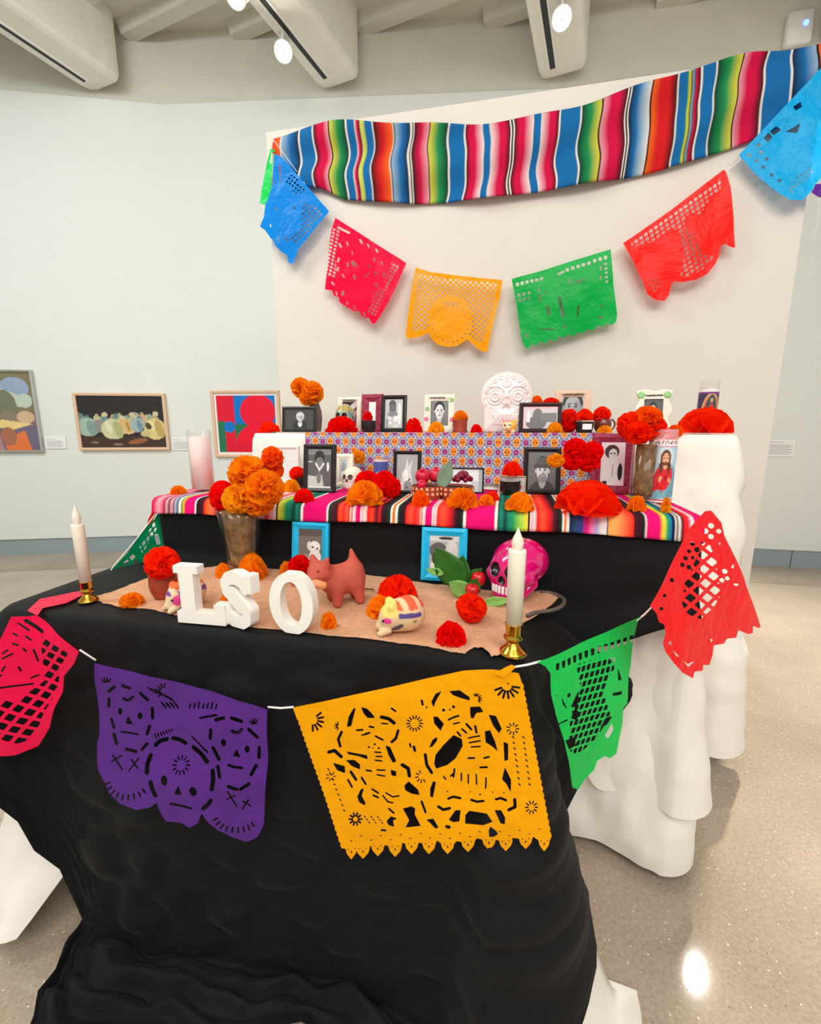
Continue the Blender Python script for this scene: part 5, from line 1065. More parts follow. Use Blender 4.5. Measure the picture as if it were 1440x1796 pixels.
# ---------------------------------------------------------------- candles
M['ivory'] = mat('ivory_plastic', (240, 232, 214), .45, .02, 30, sss=.3); M['brass'] = mat('polished_brass', (214, 164, 62), .16, .05, 30, metal=1.0)
M['flame'] = mat('flame_tip_plastic', (238, 228, 212), .35, .02, sss=.4)
def TAPER(px, y_top, y_tip, y_hold, y_base, wpx, tier, label, hl):
    P, k = spot(px, y_base, tier); hb = (y_base-y_hold)*k; r = wpx/2*k
    q = thing('candle_holder', hl, 'candle holder', P, 0, 'brass candle holders')
    R0 = r*1.62
    obj('base', lathe([(0, 0), (R0, 0), (R0*1.02, hb*.05), (R0*.9, hb*.12), (R0*.62, hb*.22), (R0*.42, hb*.34), (R0*.36, hb*.42)], 32), M['brass'], q)
    obj('cup', lathe([(R0*.36, hb*.42), (R0*.66, hb*.5), (R0*.7, hb*.56), (R0*.5, hb*.62), (R0*.56, hb*.68), (R0*.6, hb*.98), (R0*.64, hb), (R0*.58, hb), (R0*.5, hb*.72), (0, hb*.7)], 32), M['brass'], q)
    c = thing('taper_candle', label, 'candle', P+np.array([0, 0, hb*.74]), 0, 'flameless taper candles')
    H_ = (y_base-y_top)*k-hb*.74; ht = (y_top-y_tip)*k
    obj('candle_body', lathe([(0, 0), (r*.92, 0), (r, H_-.004), (r*.97, H_), (r*.3, H_-.001), (0, H_-.001)], 32), M['ivory'], c)
    obj('flame_tip', lathe([(r*.45, H_-.002), (r*.62, H_+ht*.14), (r*.7, H_+ht*.3), (r*.55, H_+ht*.5), (r*.28, H_+ht*.72), (r*.1, H_+ht*.9), (0, H_+ht)], 24), M['flame'], c)
TAPER(899, 960, 921, 1092, 1148, 30, 1, 'ivory flameless taper candle standing right of the letters', 'brass candle holder at the right front corner of the black cloth')
TAPER(155, 916, 881, 1018, 1054, 19, 1, 'ivory flameless taper candle at the left end of the front tier', 'brass candle holder at the left end of the front tier')
def JAR(x0, y0, x1, y1, tier, d, label, img, y_l0, y_l1, wax, glassm, name='prayer_candle', wtop=.85):
    P, k = spot((x0+x1)/2, y1, tier, d); r = (x1-x0)/2*k; h = (y1-y0)*k
    q = thing(name, label, 'candle', P, TH, 'glass jar candles')
    obj('glass_jar', lathe([(0, 0), (r*.94, 0), (r, .006), (r, h*.97), (r*.96, h), (r*.93, h), (r*.93, .012), (0, .012)], 40), glassm, q)
    obj('wax', lathe([(0, .013), (r*.91, .013), (r*.91, h*wtop), (r*.3, h*(wtop-.01)), (0, h*(wtop-.01))], 36), wax, q)
    if img is not None:
        n, m_ = 72, 96; A, Bv = np.meshgrid(np.linspace(-2.6, 2.6, n), np.linspace(0, 1, m_)); z0, z1 = (y1-y_l1)*k, (y1-y_l0)*k
        pv = np.stack([r*1.012*np.sin(A), -r*1.012*np.cos(A), z0+(z1-z0)*Bv], -1).reshape(-1, 3); u = .5+np.sin(np.clip(A, -1.57, 1.57))*.5; u = np.where(np.abs(A) > 1.57, np.where(A > 0, 1, 0), u)
        obj('label_print', (pv, grid(n, m_)), M['print'], q, True, col=img(u, Bv).reshape(-1, 3))
    return q
def saint(u, v):
    c = np.tile(lin((176, 206, 220)), u.shape+(1,))
    def put(m, q): c[m] = lin(q)
    put(ellm(u, v, .5, .72, .30, .18), (205, 222, 228))
    put(poly_d(u, v, [(.18, .1), (.1, .34), (.22, .52), (.36, .60), (.66, .60), (.86, .50), (.92, .3), (.80, .1)]) > 0, (222, 34, 44))
    put(poly_d(u, v, [(.74, .62), (.95, .46), (.97, .1), (.6, .06), (.3, .1), (.62, .22), (.82, .4)]) > 0, (104, 160, 182)); put(poly_d(u, v, [(.05, .12), (.3, .2), (.6, .2), (.75, .34), (.6, .1), (.2, .02)]) > 0, (120, 176, 190))
    put(ellm(u, v, .5, .69, .19, .155), (104, 62, 40)); put(ellm(u, v, .36, .58, .06, .12) | ellm(u, v, .64, .58, .06, .12), (96, 58, 40)); put(ellm(u, v, .5, .60, .08, .07), (222, 170, 130))
    put(ellm(u, v, .5, .70, .11, .095), (226, 172, 130)); put(ellm(u, v, .5, .625, .08, .035), (120, 72, 48))
    for s_ in (-1, 1): put(ellm(u, v, .5+s_*.045, .71, .018, .009), (50, 34, 30))
    put(ellm(u, v, .5, .685, .012, .022), (190, 130, 96)); put(ellm(u, v, .5, .655, .03, .007), (170, 70, 60))
    put(ellm(u, v, .56, .40, .045, .04), (150, 8, 30)); put(ellm(u, v, .36, .38, .06, .045, .6) | ellm(u, v, .7, .36, .07, .035, -.5), (226, 170, 132))
    for x in (.2, .3, .42, .5): put(ellm(u, v, x, .26, .012, .12, -.2), (180, 18, 36))
    put((v > .9) | (v < .035), (236, 232, 228)); put((v > .885) & (v < .905), (216, 60, 70)); put((v > .03) & (v < .05), (216, 60, 70)); put((np.abs(v-.945) < .018) & (np.sin(u*60) > -.2) & (u > .12) & (u < .88), (90, 84, 90)); put((np.abs(v-.975) < .008) & (np.sin(u*40) > 0), (214, 70, 80))
    return c
def virgin(u, v):
    c = np.tile(lin((70, 60, 90)), u.shape+(1,))
    def put(m, q): c[m] = lin(q)
    put(ellm(u, v, .5, .42, .42, .5), (220, 160, 100)); put(ellm(u, v, .5, .42, .34, .44), (190, 80, 60)); put(ellm(u, v, .5, .42, .27, .44), (50, 84, 84)); put(ellm(u, v, .5, .3, .17, .34), (196, 60, 70)); put(ellm(u, v, .5, .72, .08, .06), (200, 150, 110)); put(v > .88, (236, 232, 226)); put((v > .88) & (v < .93), (120, 60, 130))
    return c
M['pinkjar'] = mat('pink_tinted_glass', (255, 226, 228), .05, 0, spec=.6, alpha=.25); M['wax'] = mat('white_wax', (240, 230, 224), .5, .02, sss=.3); M['waxpink'] = mat('pink_wax', (246, 222, 216), .5, .02)
JAR(1131, 755, 1174, 880, 2, None, 'tall glass candle printed with a red and blue robed saint', saint, 772, 878, M['waxpink'], M['pinkjar'])
JAR(1220, 674, 1250, 763, 3, .74, 'glass candle printed with a haloed robed figure behind the right-hand flower mound', virgin, 690, 755, M['wax'], M['glass'])
JAR(338, 756, 377, 861, 2, .14, 'plain clear glass candle with pale wax at the left end of the middle tier', None, 0, 0, M['waxpink'], M['glass'], wtop=.90)
def bluelab(u, v):
    c = np.tile(lin((84, 92, 170)), u.shape+(1,)); c[ellm(u, v, .5, .3, .35, .25)] = lin((170, 190, 220)); c[ellm(u, v, .3, .3, .15, .12)] = lin((226, 220, 200)); c[v > .92] = lin((235, 220, 210)); return c
JAR(656, 782, 681, 832, 2, .44, 'small blue printed glass candle in front of the skull cloth', bluelab, 785, 830, M['wax'], M['glass'])
# ================================================================== MIDDLE TIER
FR(474, 777, 527, 842, 2, .44, 5, M['fwhite'], blobs_img((222, 228, 226), [('r', 0, 1, .6, .62, (200, 206, 204))], 2, .02), 'plain white frame standing at the left end of the middle tier', 6)
FR(530, 780, 590, 864, 2, None, 8, M['fblack'], blobs_img(96, [('r', 0, 1, .85, 1, 130), ('e', .5, .78, .22, .18, 52), ('e', .5, .66, .17, .13, 120), ('p', [(.3, .62), (.5, .42), (.72, .62), (.66, .66), (.5, .5), (.36, .66)], 226), ('p', [(0, .32), (.35, .3), (.5, .38), (.62, .32), (.7, .0), (0, 0)], 196), ('e', .48, .26, .1, .14, 120), ('e', .86, .55, .05, .12, 235), ('r', 0, .2, .66, .68, 230), ('r', 0, 1, 0, .05, 225)], 4), 'tall black frame with a black and white photo of a child in a cap', 8, 0)
FR(584, 793, 620, 852, 2, .36, 11, M['fcream'], blobs_img((190, 196, 200), [('e', .5, .5, .3, .4, (150, 158, 166)), ('e', .4, .3, .2, .2, (226, 230, 232))]), 'small cream frame behind the bone white skull', 8)
FR(688, 785, 738, 860, 2, .24, 6, M['fblack'], blobs_img(168, [('p', [(.2, .0), (.25, .45), (.4, .6), (.5, .92), (.56, .66), (.75, .84), (.68, .55), (.8, .1)], 214), ('e', .45, .4, .12, .18, 236), ('e', .55, .12, .2, .16, 150), ('e', .62, .3, .04, .03, 60), ('e', .5, .08, .05, .03, 70)], 6), 'black frame with a photo of a white horse head', 8, 0)
FR(780, 811, 848, 856, 2, .30, 3, M['fblack'], blobs_img((222, 228, 228), [('e', .8, .2, .14, .3, (190, 198, 200)), ('r', .9, 1, 0, 1, (160, 168, 170))], 3, .03), 'thin black landscape frame with a blank white picture behind the grapes', 12, 2)
FR(875, 817, 921, 850, 2, .30, 2, M['fwood'], blobs_img((206, 206, 210), [('e', .5, .4, .4, .3, (220, 70, 50))]), 'small pale landscape frame behind red tissue petals', 10)
FR(917, 785, 981, 867, 2, None, 8, M['fblack'], portrait(bg=110, face=214, hair=60, cloth=74, cx=.52, cy=.52, r=.25, asp=1.3, hat=88, beard=True, seed=8), 'black frame with a smiling bearded man in a cap', 9, 4)
q, w_, h_, k = FR(1036, 763, 1106, 868, 2, .40, 15, M['fmaroon'], blobs_img((238, 216, 220), [('e', .45, .78, .3, .16, (70, 60, 64)), ('e', .5, .72, .18, .13, (226, 220, 220)), ('e', .45, .3, .4, .34, (234, 230, 230)), ('e', .82, .32, .1, .2, (40, 36, 40)), ('r', .1, .3, .0, .1, (60, 50, 56)), ('e', .42, .74, .04, .02, (60, 50, 54)), ('e', .56, .74, .04, .02, (60, 50, 54)), ('r', .5, .53, .2, .5, (150, 140, 146))], 4), 'large maroon embossed frame with a photo of a woman in white', 6, 0, 0)
# ================================================================== LOWER TIER
# burlap runner
ol = [(163, 1046), (200, 1037), (250, 1018), (300, 1003), (345, 1000), (390, 991), (460, 996), (560, 1004), (640, 1008), (720, 1020), (790, 1028), (900, 1040), (960, 1038), (985, 1046), (955, 1070), (925, 1088), (905, 1100), (893, 1118), (880, 1140), (876, 1152), (862, 1155), (845, 1140), (832, 1136), (815, 1146), (790, 1143), (740, 1132), (690, 1127), (640, 1120), (560, 1113), (500, 1106), (420, 1098), (360, 1090), (310, 1078), (260, 1068), (215, 1066), (180, 1058)]
ol2 = []
for i, (a, b) in enumerate(zip(ol, ol[1:]+ol[:1])):
    for t in np.linspace(0, 1, 6)[:-1]: ol2.append((a[0]+(b[0]-a[0])*t+rng.uniform(-1, 1)*.9, a[1]+(b[1]-a[1])*t+rng.uniform(-1, 1)*.9))
X, Y = np.meshgrid(np.arange(155, 995, 2.4), np.arange(985, 1162, 1.6)); p, f = msq(poly_d(X, Y, ol2), X, Y); Wb = atz(p[:, 0], p[:, 1], Z1+.003)
bl = .0032*wr(Wb[:, 0], Wb[:, 1], 71, 8, 2, 7)+.012*np.exp(-((p[:, 0]-862)/26)**2-((p[:, 1]-1143)/15)**2)+.006*np.exp(-((p[:, 0]-960)/30)**2-((p[:, 1]-1045)/12)**2)+.004*np.exp(-((p[:, 0]-745)/40)**2-((p[:, 1]-1040)/7)**2)
Wb[:, 2] += np.maximum(bl, -.002)
def burlap_mat():
    m = mat('burlap', (232, 178, 140), .95, .10, 60, spec=.1); nt = m.node_tree; N, Lk = nt.nodes, nt.links; b = N['Principled BSDF']; tc = N['Texture Coordinate']
    hs = []
    for ax in (0, 1):
        wv = N.new('ShaderNodeTexWave'); wv.bands_direction = 'XY'[ax]; wv.inputs['Scale'].default_value = 110; wv.inputs['Distortion'].default_value = 1.2; Lk.new(tc.outputs['Object'], wv.inputs['Vector']); hs.append(wv)
    ad = N.new('ShaderNodeMath'); ad.operation = 'ADD'; Lk.new(hs[0].outputs['Fac'], ad.inputs[0]); Lk.new(hs[1].outputs['Fac'], ad.inputs[1])
    bp = N.new('ShaderNodeBump'); bp.inputs['Strength'].default_value = .6; bp.inputs['Distance'].default_value = .003; Lk.new(ad.outputs[0], bp.inputs['Height']); Lk.new(bp.outputs[0], b.inputs['Normal']); return m
o = obj('burlap_runner', (Wb, f), burlap_mat()); solidy(o, .003); tag(o, 'frayed tan burlap runner under the white letters', 'burlap cloth')
# letters
M['letter'] = mat('white_painted_wood', (240, 236, 226), .5, .015, 30)
def f_L(X, Y):
    r = lambda a, b, c, d: np.minimum(np.minimum(X-a, b-X), np.minimum(Y-c, d-Y))
    return np.maximum.reduce([r(.10, .40, 0, 1), r(0, .50, .87, 1), r(.0, 1.0, 0, .20), r(.78, 1.0, 0, .36), r(0, .5, 0, .1)])
def f_S(X, Y):
    P = [(.78, .74), (.70, .84), (.5, .885), (.28, .85), (.17, .74), (.22, .62), (.42, .53), (.64, .44), (.80, .32), (.78, .18), (.62, .10), (.42, .09), (.22, .16), (.16, .26)]
    d = seg_d(X, Y*1.0, P, .115); d = np.maximum(d, np.minimum(np.minimum(X-.78, .97-X), np.minimum(Y-.66, .98-Y))); d = np.maximum(d, np.minimum(np.minimum(X-.03, .2-X), np.minimum(Y-.01, .34-Y)))
    d = np.maximum(d, seg_d(X, Y, [(.36, .57), (.62, .42)], .145))
    return np.minimum(d, np.minimum(Y, .995-Y))
def f_O(X, Y): return np.minimum(np.minimum(ell_d(X, Y, .5, .5, .5, .52), -ell_d(X, Y, .5, .5, .25, .37)), np.minimum(Y, 1.0-Y))
def LETTER(fn, x0, y0, x1, y1, label, turn, asp):
    P, k = spot((x0+x1)/2, y1, 1); h_ = (y1-y0)*k*.97; w_ = asp*h_
    v, f = slab(lambda X, Zz: fn(X, Zz), -.02, 1.02, -.02, 1.02, .011, 1.0)
    v = v*np.array([w_, .028, h_]); v[:, 0] -= w_/2
    o = obj('letter_block', (v, f), M['letter'], None, False); o.location = tuple(P); o.rotation_euler = (0, 0, TH+R(turn)); return tag(o, label, 'letter', 'white wooden letters')
LETTER(f_L, 306, 995, 414, 1102, 'white wooden letter L', 2, .88)
LETTER(f_S, 386, 1006, 464, 1111, 'white wooden letter S', -16, .80)
LETTER(f_O, 474, 1013, 562, 1124, 'white wooden letter O', -4, .78)
# blue frames
FR(510, 916, 578, 1003, 1, -.07, 12, M['fblue'], blobs_img((118, 110, 104), [('r', 0, 1, .8, 1, (92, 84, 80)), ('r', 0, 1, .0, .3, (150, 146, 140)), ('e', .68, .5, .24, .17, (238, 234, 228)), ('e', .45, .54, .09, .12, (222, 216, 210)), ('e', .6, .5, .045, .03, (40, 38, 38)), ('e', .8, .46, .04, .03, (50, 48, 48)), ('e', .68, .4, .07, .045, (40, 38, 40)), ('e', .7, .2, .25, .25, (232, 228, 224))], 7), 'turquoise frame with a white puppy photo behind the clay dog', 9, 3)
FR(737, 927, 818, 1021, 1, -.07, 14, M['fblue'], blobs_img((176, 172, 170), [('r', 0, 1, .86, 1, (210, 208, 206)), ('e', .55, .93, .25, .04, (60, 56, 56)), ('e', .3, .6, .3, .22, (96, 92, 92)), ('e', .75, .6, .2, .3, (206, 202, 200)), ('e', .4, .2, .35, .2, (226, 224, 222)), ('e', .2, .4, .12, .16, (70, 66, 66))], 8), 'turquoise frame with a grey photo behind the green leaves', 9, 2)
# clay dog
def dog(X, Y, Zz):
    d = sph(X, Y, Zz, (.035, 0, .088), (.064, .054, .056)); d = smin(d, sph(X, Y, Zz, (-.015, -.002, .086), (.050, .048, .050)), .02)
    for x, y in ((.066, .032), (.07, -.032), (-.018, .032), (-.012, -.034)): d = smin(d, cap3(X, Y, Zz, (x*.85, y*.85, .07), (x, y*1.05, .014), .026, .0165), .018)
    d = smin(d, cap3(X, Y, Zz, (-.03, -.006, .10), (-.058, -.016, .125), .036, .034), .02); d = smin(d, sph(X, Y, Zz, (-.066, -.022, .130), (.042, .042, .036)), .012)
    d = smin(d, cap3(X, Y, Zz, (-.082, -.034, .118), (-.100, -.050, .112), .024, .019), .012)
    for a, b in (((-.080, .004, .158), (-.084, .008, .176)), ((-.050, -.044, .158), (-.046, -.050, .176))): d = smin(d, cap3(X, Y, Zz, a, b, .017, .009), .008)
    d = smin(d, cap3(X, Y, Zz, (.06, 0, .125), (.050, 0, .188), .026, .006), .024)
    d = np.maximum(d, -cap3(X, Y, Zz, (-.118, -.05, .100), (-.085, -.070, .100), .004))
    return np.maximum(d, -Zz)
P, k = spot(594, 1057, 1); sk_ = (1056-962)*k/.19
q = thing('clay_dog', 'fat terracotta dog figurine with upright tail and a corn cob in its mouth', 'figurine', P, TH+R(34)); q.scale = (sk_,)*3
v, f = nets(dog, (-.13, -.09, -.006), (.13, .07, .20), 88); obj('body', (v, f), mat('terracotta', (186, 82, 64), .75, .12, 14, .12, 60), q)
obj('eye', join(*[xf(fruit(.0045, dimple=0), c_) for c_ in ((-.098, -.030, .139), (-.078, -.058, .139))]), mat('dark_clay', (120, 46, 36), .6, .05), q)
obj('corn_cob', tube([(-.124, -.040, .110), (-.118, -.046, .110), (-.08, -.074, .104), (-.062, -.088, .101), (-.058, -.091, .1)], [.004, .0125, .0145, .0125, .004], 14), mat('peach_clay', (226, 142, 96), .6, .1), q)
# painted clay animals
def pig(X, Y, Zz):
    d = sph(X, Y, Zz, (.018, 0, .056), (.052, .046, .053)); d = smin(d, sph(X, Y, Zz, (-.028, 0, .050), (.040, .038, .042)), .025); d = smin(d, cap3(X, Y, Zz, (-.05, 0, .034), (-.064, 0, .024), .020, .015), .012)
    for y in (-.022, .022): d = smin(d, cap3(X, Y, Zz, (-.045, y, .018), (-.068, y*1.0, .009), .012, .0095), .006); d = smin(d, sph(X, Y, Zz, (-.034, y*1.2, .088), (.012, .008, .013)), .008)
    return np.maximum(d, -Zz)
PGV, PGF = nets(pig, (-.12, -.07, -.005), (.10, .07, .115), 66)
def ANIMAL(x0, y0, x1, y1, turn, label, paint):
    P, k = spot((x0+x1)/2, y1, 1); s_ = (y1-y0)*k/.108
    q = thing('painted_animal', label, 'figurine', P, TH+R(turn)); c = np.tile(lin((222, 188, 144)), (len(PGV), 1)); c = paint(PGV, c)
    q.scale = (s_,)*3; obj('body', (PGV, PGF), M['matte'], q, True, col=c)
    obj('eye', join(*[xf(fruit(.004, dimple=0), (-.060, y, .045)) for y in (-.026, .026)]), M['dark'], q)
def paint1(v, c):
    def put(m, q): c[m] = lin(q)
    x, y, z_ = v.T
    put((z_ > .080) & (x > -.02) & (np.sin(x*140+y*60) > -.4), (232, 90, 50)); put((np.abs(z_-.066) < .007) & (x > -.015) & (x < .05), (84, 66, 128)); put(ellm(x, z_, -.02, .030, .02, .008, .5), (92, 74, 90)); put(ellm(x, z_, -.048, .050, .012, .009), (232, 60, 140)); put((z_ > .062) & (x < -.02) & (x > -.06), (232, 206, 110)); put(ellm(x, z_, .03, .048, .006, .005), (150, 130, 110)); return c
def paint2(v, c):
    def put(m, q): c[m] = lin(q)
    x, y, z_ = v.T
    c[:] = lin((226, 196, 156)); put(ellm(x, z_, -.045, .045, .014, .02), (232, 70, 150)); put((np.abs(z_-.07) < .008) & (np.sin(x*160) > 0), (120, 70, 150)); put((z_ > .085), (240, 100, 40)); put((x > .06), (70, 66, 90)); put(ellm(x, z_, .0, .03, .02, .01), (90, 76, 110)); return c
ANIMAL(668, 1043, 742, 1107, 24, 'small painted clay animal with orange back and purple stripe beside the red flower', paint1)
ANIMAL(305, 1012, 353, 1064, 62, 'small painted clay animal with pink marks hidden behind the letter L', paint2)
P, k = spot(893, 763, 3, .58)
def toy(X, Y, Zz): 
    d = sph(X, Y, Zz, (0, 0, .6), (.5, .42, .5)); d = smin(d, sph(X, Y, Zz, (-.1, -.28, .42), (.3, .25, .2)), .1)
    for s_ in (-1, 1): d = smin(d, cap3(X, Y, Zz, (s_*.35, 0, .95), (s_*.48, 0, 1.12), .12, .06), .08); d = smin(d, cap3(X, Y, Zz, (s_*.25, -.1, .2), (s_*.28, -.12, .05), .16, .14), .1)
    return np.maximum(d, -Zz)
v, f = nets(toy, (-.7, -.65, -.05), (.7, .6, 1.3), 44); c = np.tile(lin((244, 206, 160)), (len(v), 1)); x, y, z_ = v.T
for m_, q_ in (((x > .12) & (z_ > .3), (246, 178, 60)), ((z_ > .95) & (x < .1), (238, 120, 140)), (ellm(x, z_, -.22, .62, .09, .1) & (y < 0), (60, 50, 50)), (ellm(x, z_, .1, .64, .09, .1) & (y < 0), (70, 110, 90)), (ellm(x, z_, -.1, .42, .1, .05) & (y < -.4), (226, 120, 120))): c[m_] = lin(q_)
q = thing('toy_animal', 'tiny painted toy animal face in front of the glass skull', 'figurine', P, TH+R(-14)); obj('body', (v*np.array([14*k/.55, 12*k/.55, 20*k]), f), M['glaze'], q, True, col=c)
# apples and leaves
PA, k = spot(832, 1048, 1)
FRUIT('apple', 839, 1015, 13.5, PA+.02*V, M['apple'], 'upper red apple beside the magenta skull'); FRUIT('apple', 829, 1031, 13, PA-.01*V, M['apple'], 'lower red apple in front of the other apple', tilt=.5)
dA = sd(PA)[1]
LEAF(812, 1030, 764, 958, 52, dA+.02, M['leaf'], 'large dark green leaf leaning on the turquoise frame', .1); LEAF(806, 1034, 812, 972, 34, dA+.03, M['leaf'], 'dark green leaf standing right of the larger leaf', .05)
LEAF(818, 1018, 846, 996, 18, dA+.03, M['leaf'], 'small pointed leaf above the apples', .1)
LEAF(822, 1044, 790, 1016, 34, dA-.01, M['leafl'], 'pale curled leaf below the large dark leaf', .3); LEAF(826, 1046, 836, 1012, 26, dA-.015, M['leaf'], 'mid green curled leaf beside the apples', .2)
LEAF(846, 1058, 898, 1050, 18, dA-.05, M['leafl'], 'bright green leaf lying in front of the skull', .12)
LEAF(778, 1006, 748, 998, 14, dA+.01, M['leafl'], 'thin pale leaf at the foot of the turquoise frame', .1)
cb = [(948, 1038), (965, 1040), (982, 1046), (990, 1054), (984, 1064), (965, 1071), (940, 1074), (925, 1080)]
o = obj('cable', tube(atz(spl([a for a, b in cb], 30), spl([b for a, b in cb], 30), Z1+.011), .0055, 8), mat('grey_brown_cable', (92, 84, 76), .5, .08)); tag(o, 'grey-brown cable looping behind the burlap at the skull', 'cable')
o = obj('twig', tube(atz(np.array([636, 644, 652, 656]), np.array([1031, 1033, 1033, 1035]), Z1+.012), .002, 6), M['stem']); tag(o, 'thin dark twig lying behind the clay dog', 'twig')
# ================================================================== FLOWERS
T3, T2, T1 = 3, 2, 1
FL('ball', 'orange', 510, 662, 545, 698, 0, .80, 'upper left orange flower in the small smoky vase'); FL('ball', 'orange', 528, 668, 568, 710, 0, .78, 'right orange flower in the small smoky vase'); FL('ball', 'orange', 524, 686, 552, 712, 0, .76, 'lowest orange flower in the small smoky vase')
FL('dome', 'redorange', 455, 745, 491, 763, T3, .66, 'red-orange flower at the far left end of the top tier')
FL('tuft', 'red', 570, 735, 629, 763, T3, .60, 'bright red flower mound in front of the green painted skull')
FL('fine', 'red', 636, 721, 654, 745, 0, .61, 'round red flower standing in the small black bowl')
FL('tuft', 'red', 710, 737, 742, 763, T3, .64, 'red flower between the black frame and the cream painted frame')
FL('fan', 'yellow', 750, 744, 780, 763, T3, .60, 'yellow-orange fan flower in front of the woman portrait')
FL('ball', 'orange', 794, 720, 821, 748, 0, .64, 'orange flower in the small red clay pot on the top tier')
FL('fan', 'red', 825, 748, 846, 763, T3, .62, 'small red flower at the foot of the glass skull')
FL('dome', 'deep', 930, 702, 952, 718, 0, .80, 'deep orange flower peeking over the dark maroon frame, left'); FL('dome', 'redorange', 950, 704, 982, 718, 0, .80, 'red-orange flower peeking over the dark maroon frame, right')
FL('ball', 'redorange', 983, 717, 1013, 745, 0, .66, 'upper red-orange flower before the pale wooden frame'); FL('fine', 'red', 982, 738, 1011, 763, T3, .66, 'red flower below the upper one before the pale wooden frame')
FL('dome', 'yellow', 959, 744, 987, 763, T3, .58, 'yellow flower at the corner of the dark maroon frame')
FL('dome', 'redorange', 1009, 727, 1040, 748, 0, .62, 'red-orange flower in the black cup with a white label')
FL('ball', 'redorange', 1040, 713, 1071, 746, 0, .66, 'red-orange flower in the brown clay mug'); FL('dome', 'yellow', 1047, 750, 1073, 763, T3, .58, 'yellow flower lying in front of the brown clay mug')
FL('fan', 'redorange', 1190, 719, 1278, 763, T3, .66, 'wide red-orange flower mound at the right end of the top tier'); FL('ball', 'deep', 1170, 745, 1196, 772, 0, .56, 'deep orange flower left of the wide mound'); FL('ball', 'redorange', 1166, 764, 1184, 800, 0, .51, 'long red-orange flower drooping behind the saint candle')
# big bouquet in the tall clear vase
for a, lb, cl in (((1082, 722, 1130, 770), 'left flower of the big bouquet in the tall clear vase', 'redorange'), ((1110, 712, 1160, 756), 'top flower of the big bouquet in the tall clear vase', 'deep'), ((1122, 730, 1168, 774), 'right flower of the big bouquet in the tall clear vase', 'redorange'), ((1095, 740, 1145, 780), 'front flower of the big bouquet in the tall clear vase', 'redorange')): FL('ball', cl, *a, 0, .20 if 'front' in lb else .24, lb)
# middle tier
FL('fan', 'orange', 298, 851, 327, 866, T2, .06, 'small orange flower at the left corner of the middle tier')
FL('ball', 'redorange', 507, 818, 536, 844, 0, .30, 'red-orange flower in the small dark bowl'); FL('fan', 'yellow', 496, 840, 528, 862, T2, None, 'yellow-orange petals left of the tall black portrait frame')
FL('dome', 'red', 515, 850, 551, 872, T2, 0.0, 'red flower at the foot of the tall black portrait frame')
FL('ball', 'yellow', 616, 789, 641, 813, 0, .42, 'yellow-orange flower in the small dark clay pot')
FL('ball', 'red', 622, 812, 668, 856, T2, .18, 'large red flower left of the horse photo'); FL('ball', 'red', 652, 813, 696, 860, T2, .15, 'large glossy red flower touching the horse photo'); FL('fine', 'red', 676, 822, 704, 860, T2, .13, 'narrow red flower in front of the horse photo')
FL('dome', 'orange', 607, 834, 674, 875, T2, 0.0, 'big orange flower before the two large red flowers')
FL('dome', 'deep', 721, 847, 754, 874, T2, 0.0, 'deep orange flower in front of the pomegranate bowl')
FL('fan', 'orange', 781, 841, 840, 876, T2, 0.0, 'broad orange fan flower in front of the grapes'); FL('fan', 'orange', 838, 850, 868, 869, T2, .05, 'small orange fan flower right of the grapes'); FL('dome', 'redorange', 850, 843, 876, 860, T2, .15, 'red-orange flower behind the small orange fan flower')
FL('fan', 'redorange', 880, 821, 918, 846, 0, .24, 'red-orange petals over the small pale landscape frame'); FL('fan', 'orange', 885, 846, 937, 878, T2, -.01, 'broad orange fan flower below the bearded man photo')
FL('fine', 'yellow', 959, 795, 990, 821, 0, .12, 'yellow flower at the edge of the bearded man photo')
for a, lb in (((988, 768, 1030, 806), 'upper red flower above the black bowl on the middle tier'), ((1020, 774, 1058, 812), 'right red flower above the black bowl on the middle tier'), ((984, 790, 1024, 826), 'left red flower above the black bowl on the middle tier'), ((1012, 794, 1052, 828), 'lowest red flower above the black bowl on the middle tier')): FL('ball', 'red', *a, 0, .17, lb)
FL('fan', 'redorange', 973, 830, 1086, 884, T2, 0.01, 'very wide red-orange flower mound on the striped blanket')
FL('fan', 'orange', 1099, 848, 1132, 876, T2, .04, 'orange flower at the left foot of the saint candle'); FL('fan', 'yellow', 1158, 852, 1175, 882, T2, .02, 'narrow yellow flower at the right foot of the saint candle')
# crystal vase bouquet
dv = sd(spot(428, 1004, 1)[0])[1]
for a, cl, dd, lb in (((400, 798, 470, 862), 'orange', 0, 'largest orange flower in the crystal vase bouquet'), ((430, 822, 498, 892), 'orange', -.03, 'right orange flower in the crystal vase bouquet'), ((390, 848, 446, 902), 'yellow', -.05, 'front yellow-orange flower in the crystal vase bouquet'), ((368, 842, 414, 900), 'red', .02, 'red flower at the left of the crystal vase bouquet'), ((458, 782, 498, 826), 'deep', .04, 'highest deep orange flower in the crystal vase bouquet'), ((466, 808, 498, 842), 'deep', .05, 'small deep orange flower below the highest one'), ((425, 862, 480, 906), 'orange', -.02, 'lowest orange flower in the crystal vase bouquet')): FL('ball', cl, *a, 0, dv+dd, lb)
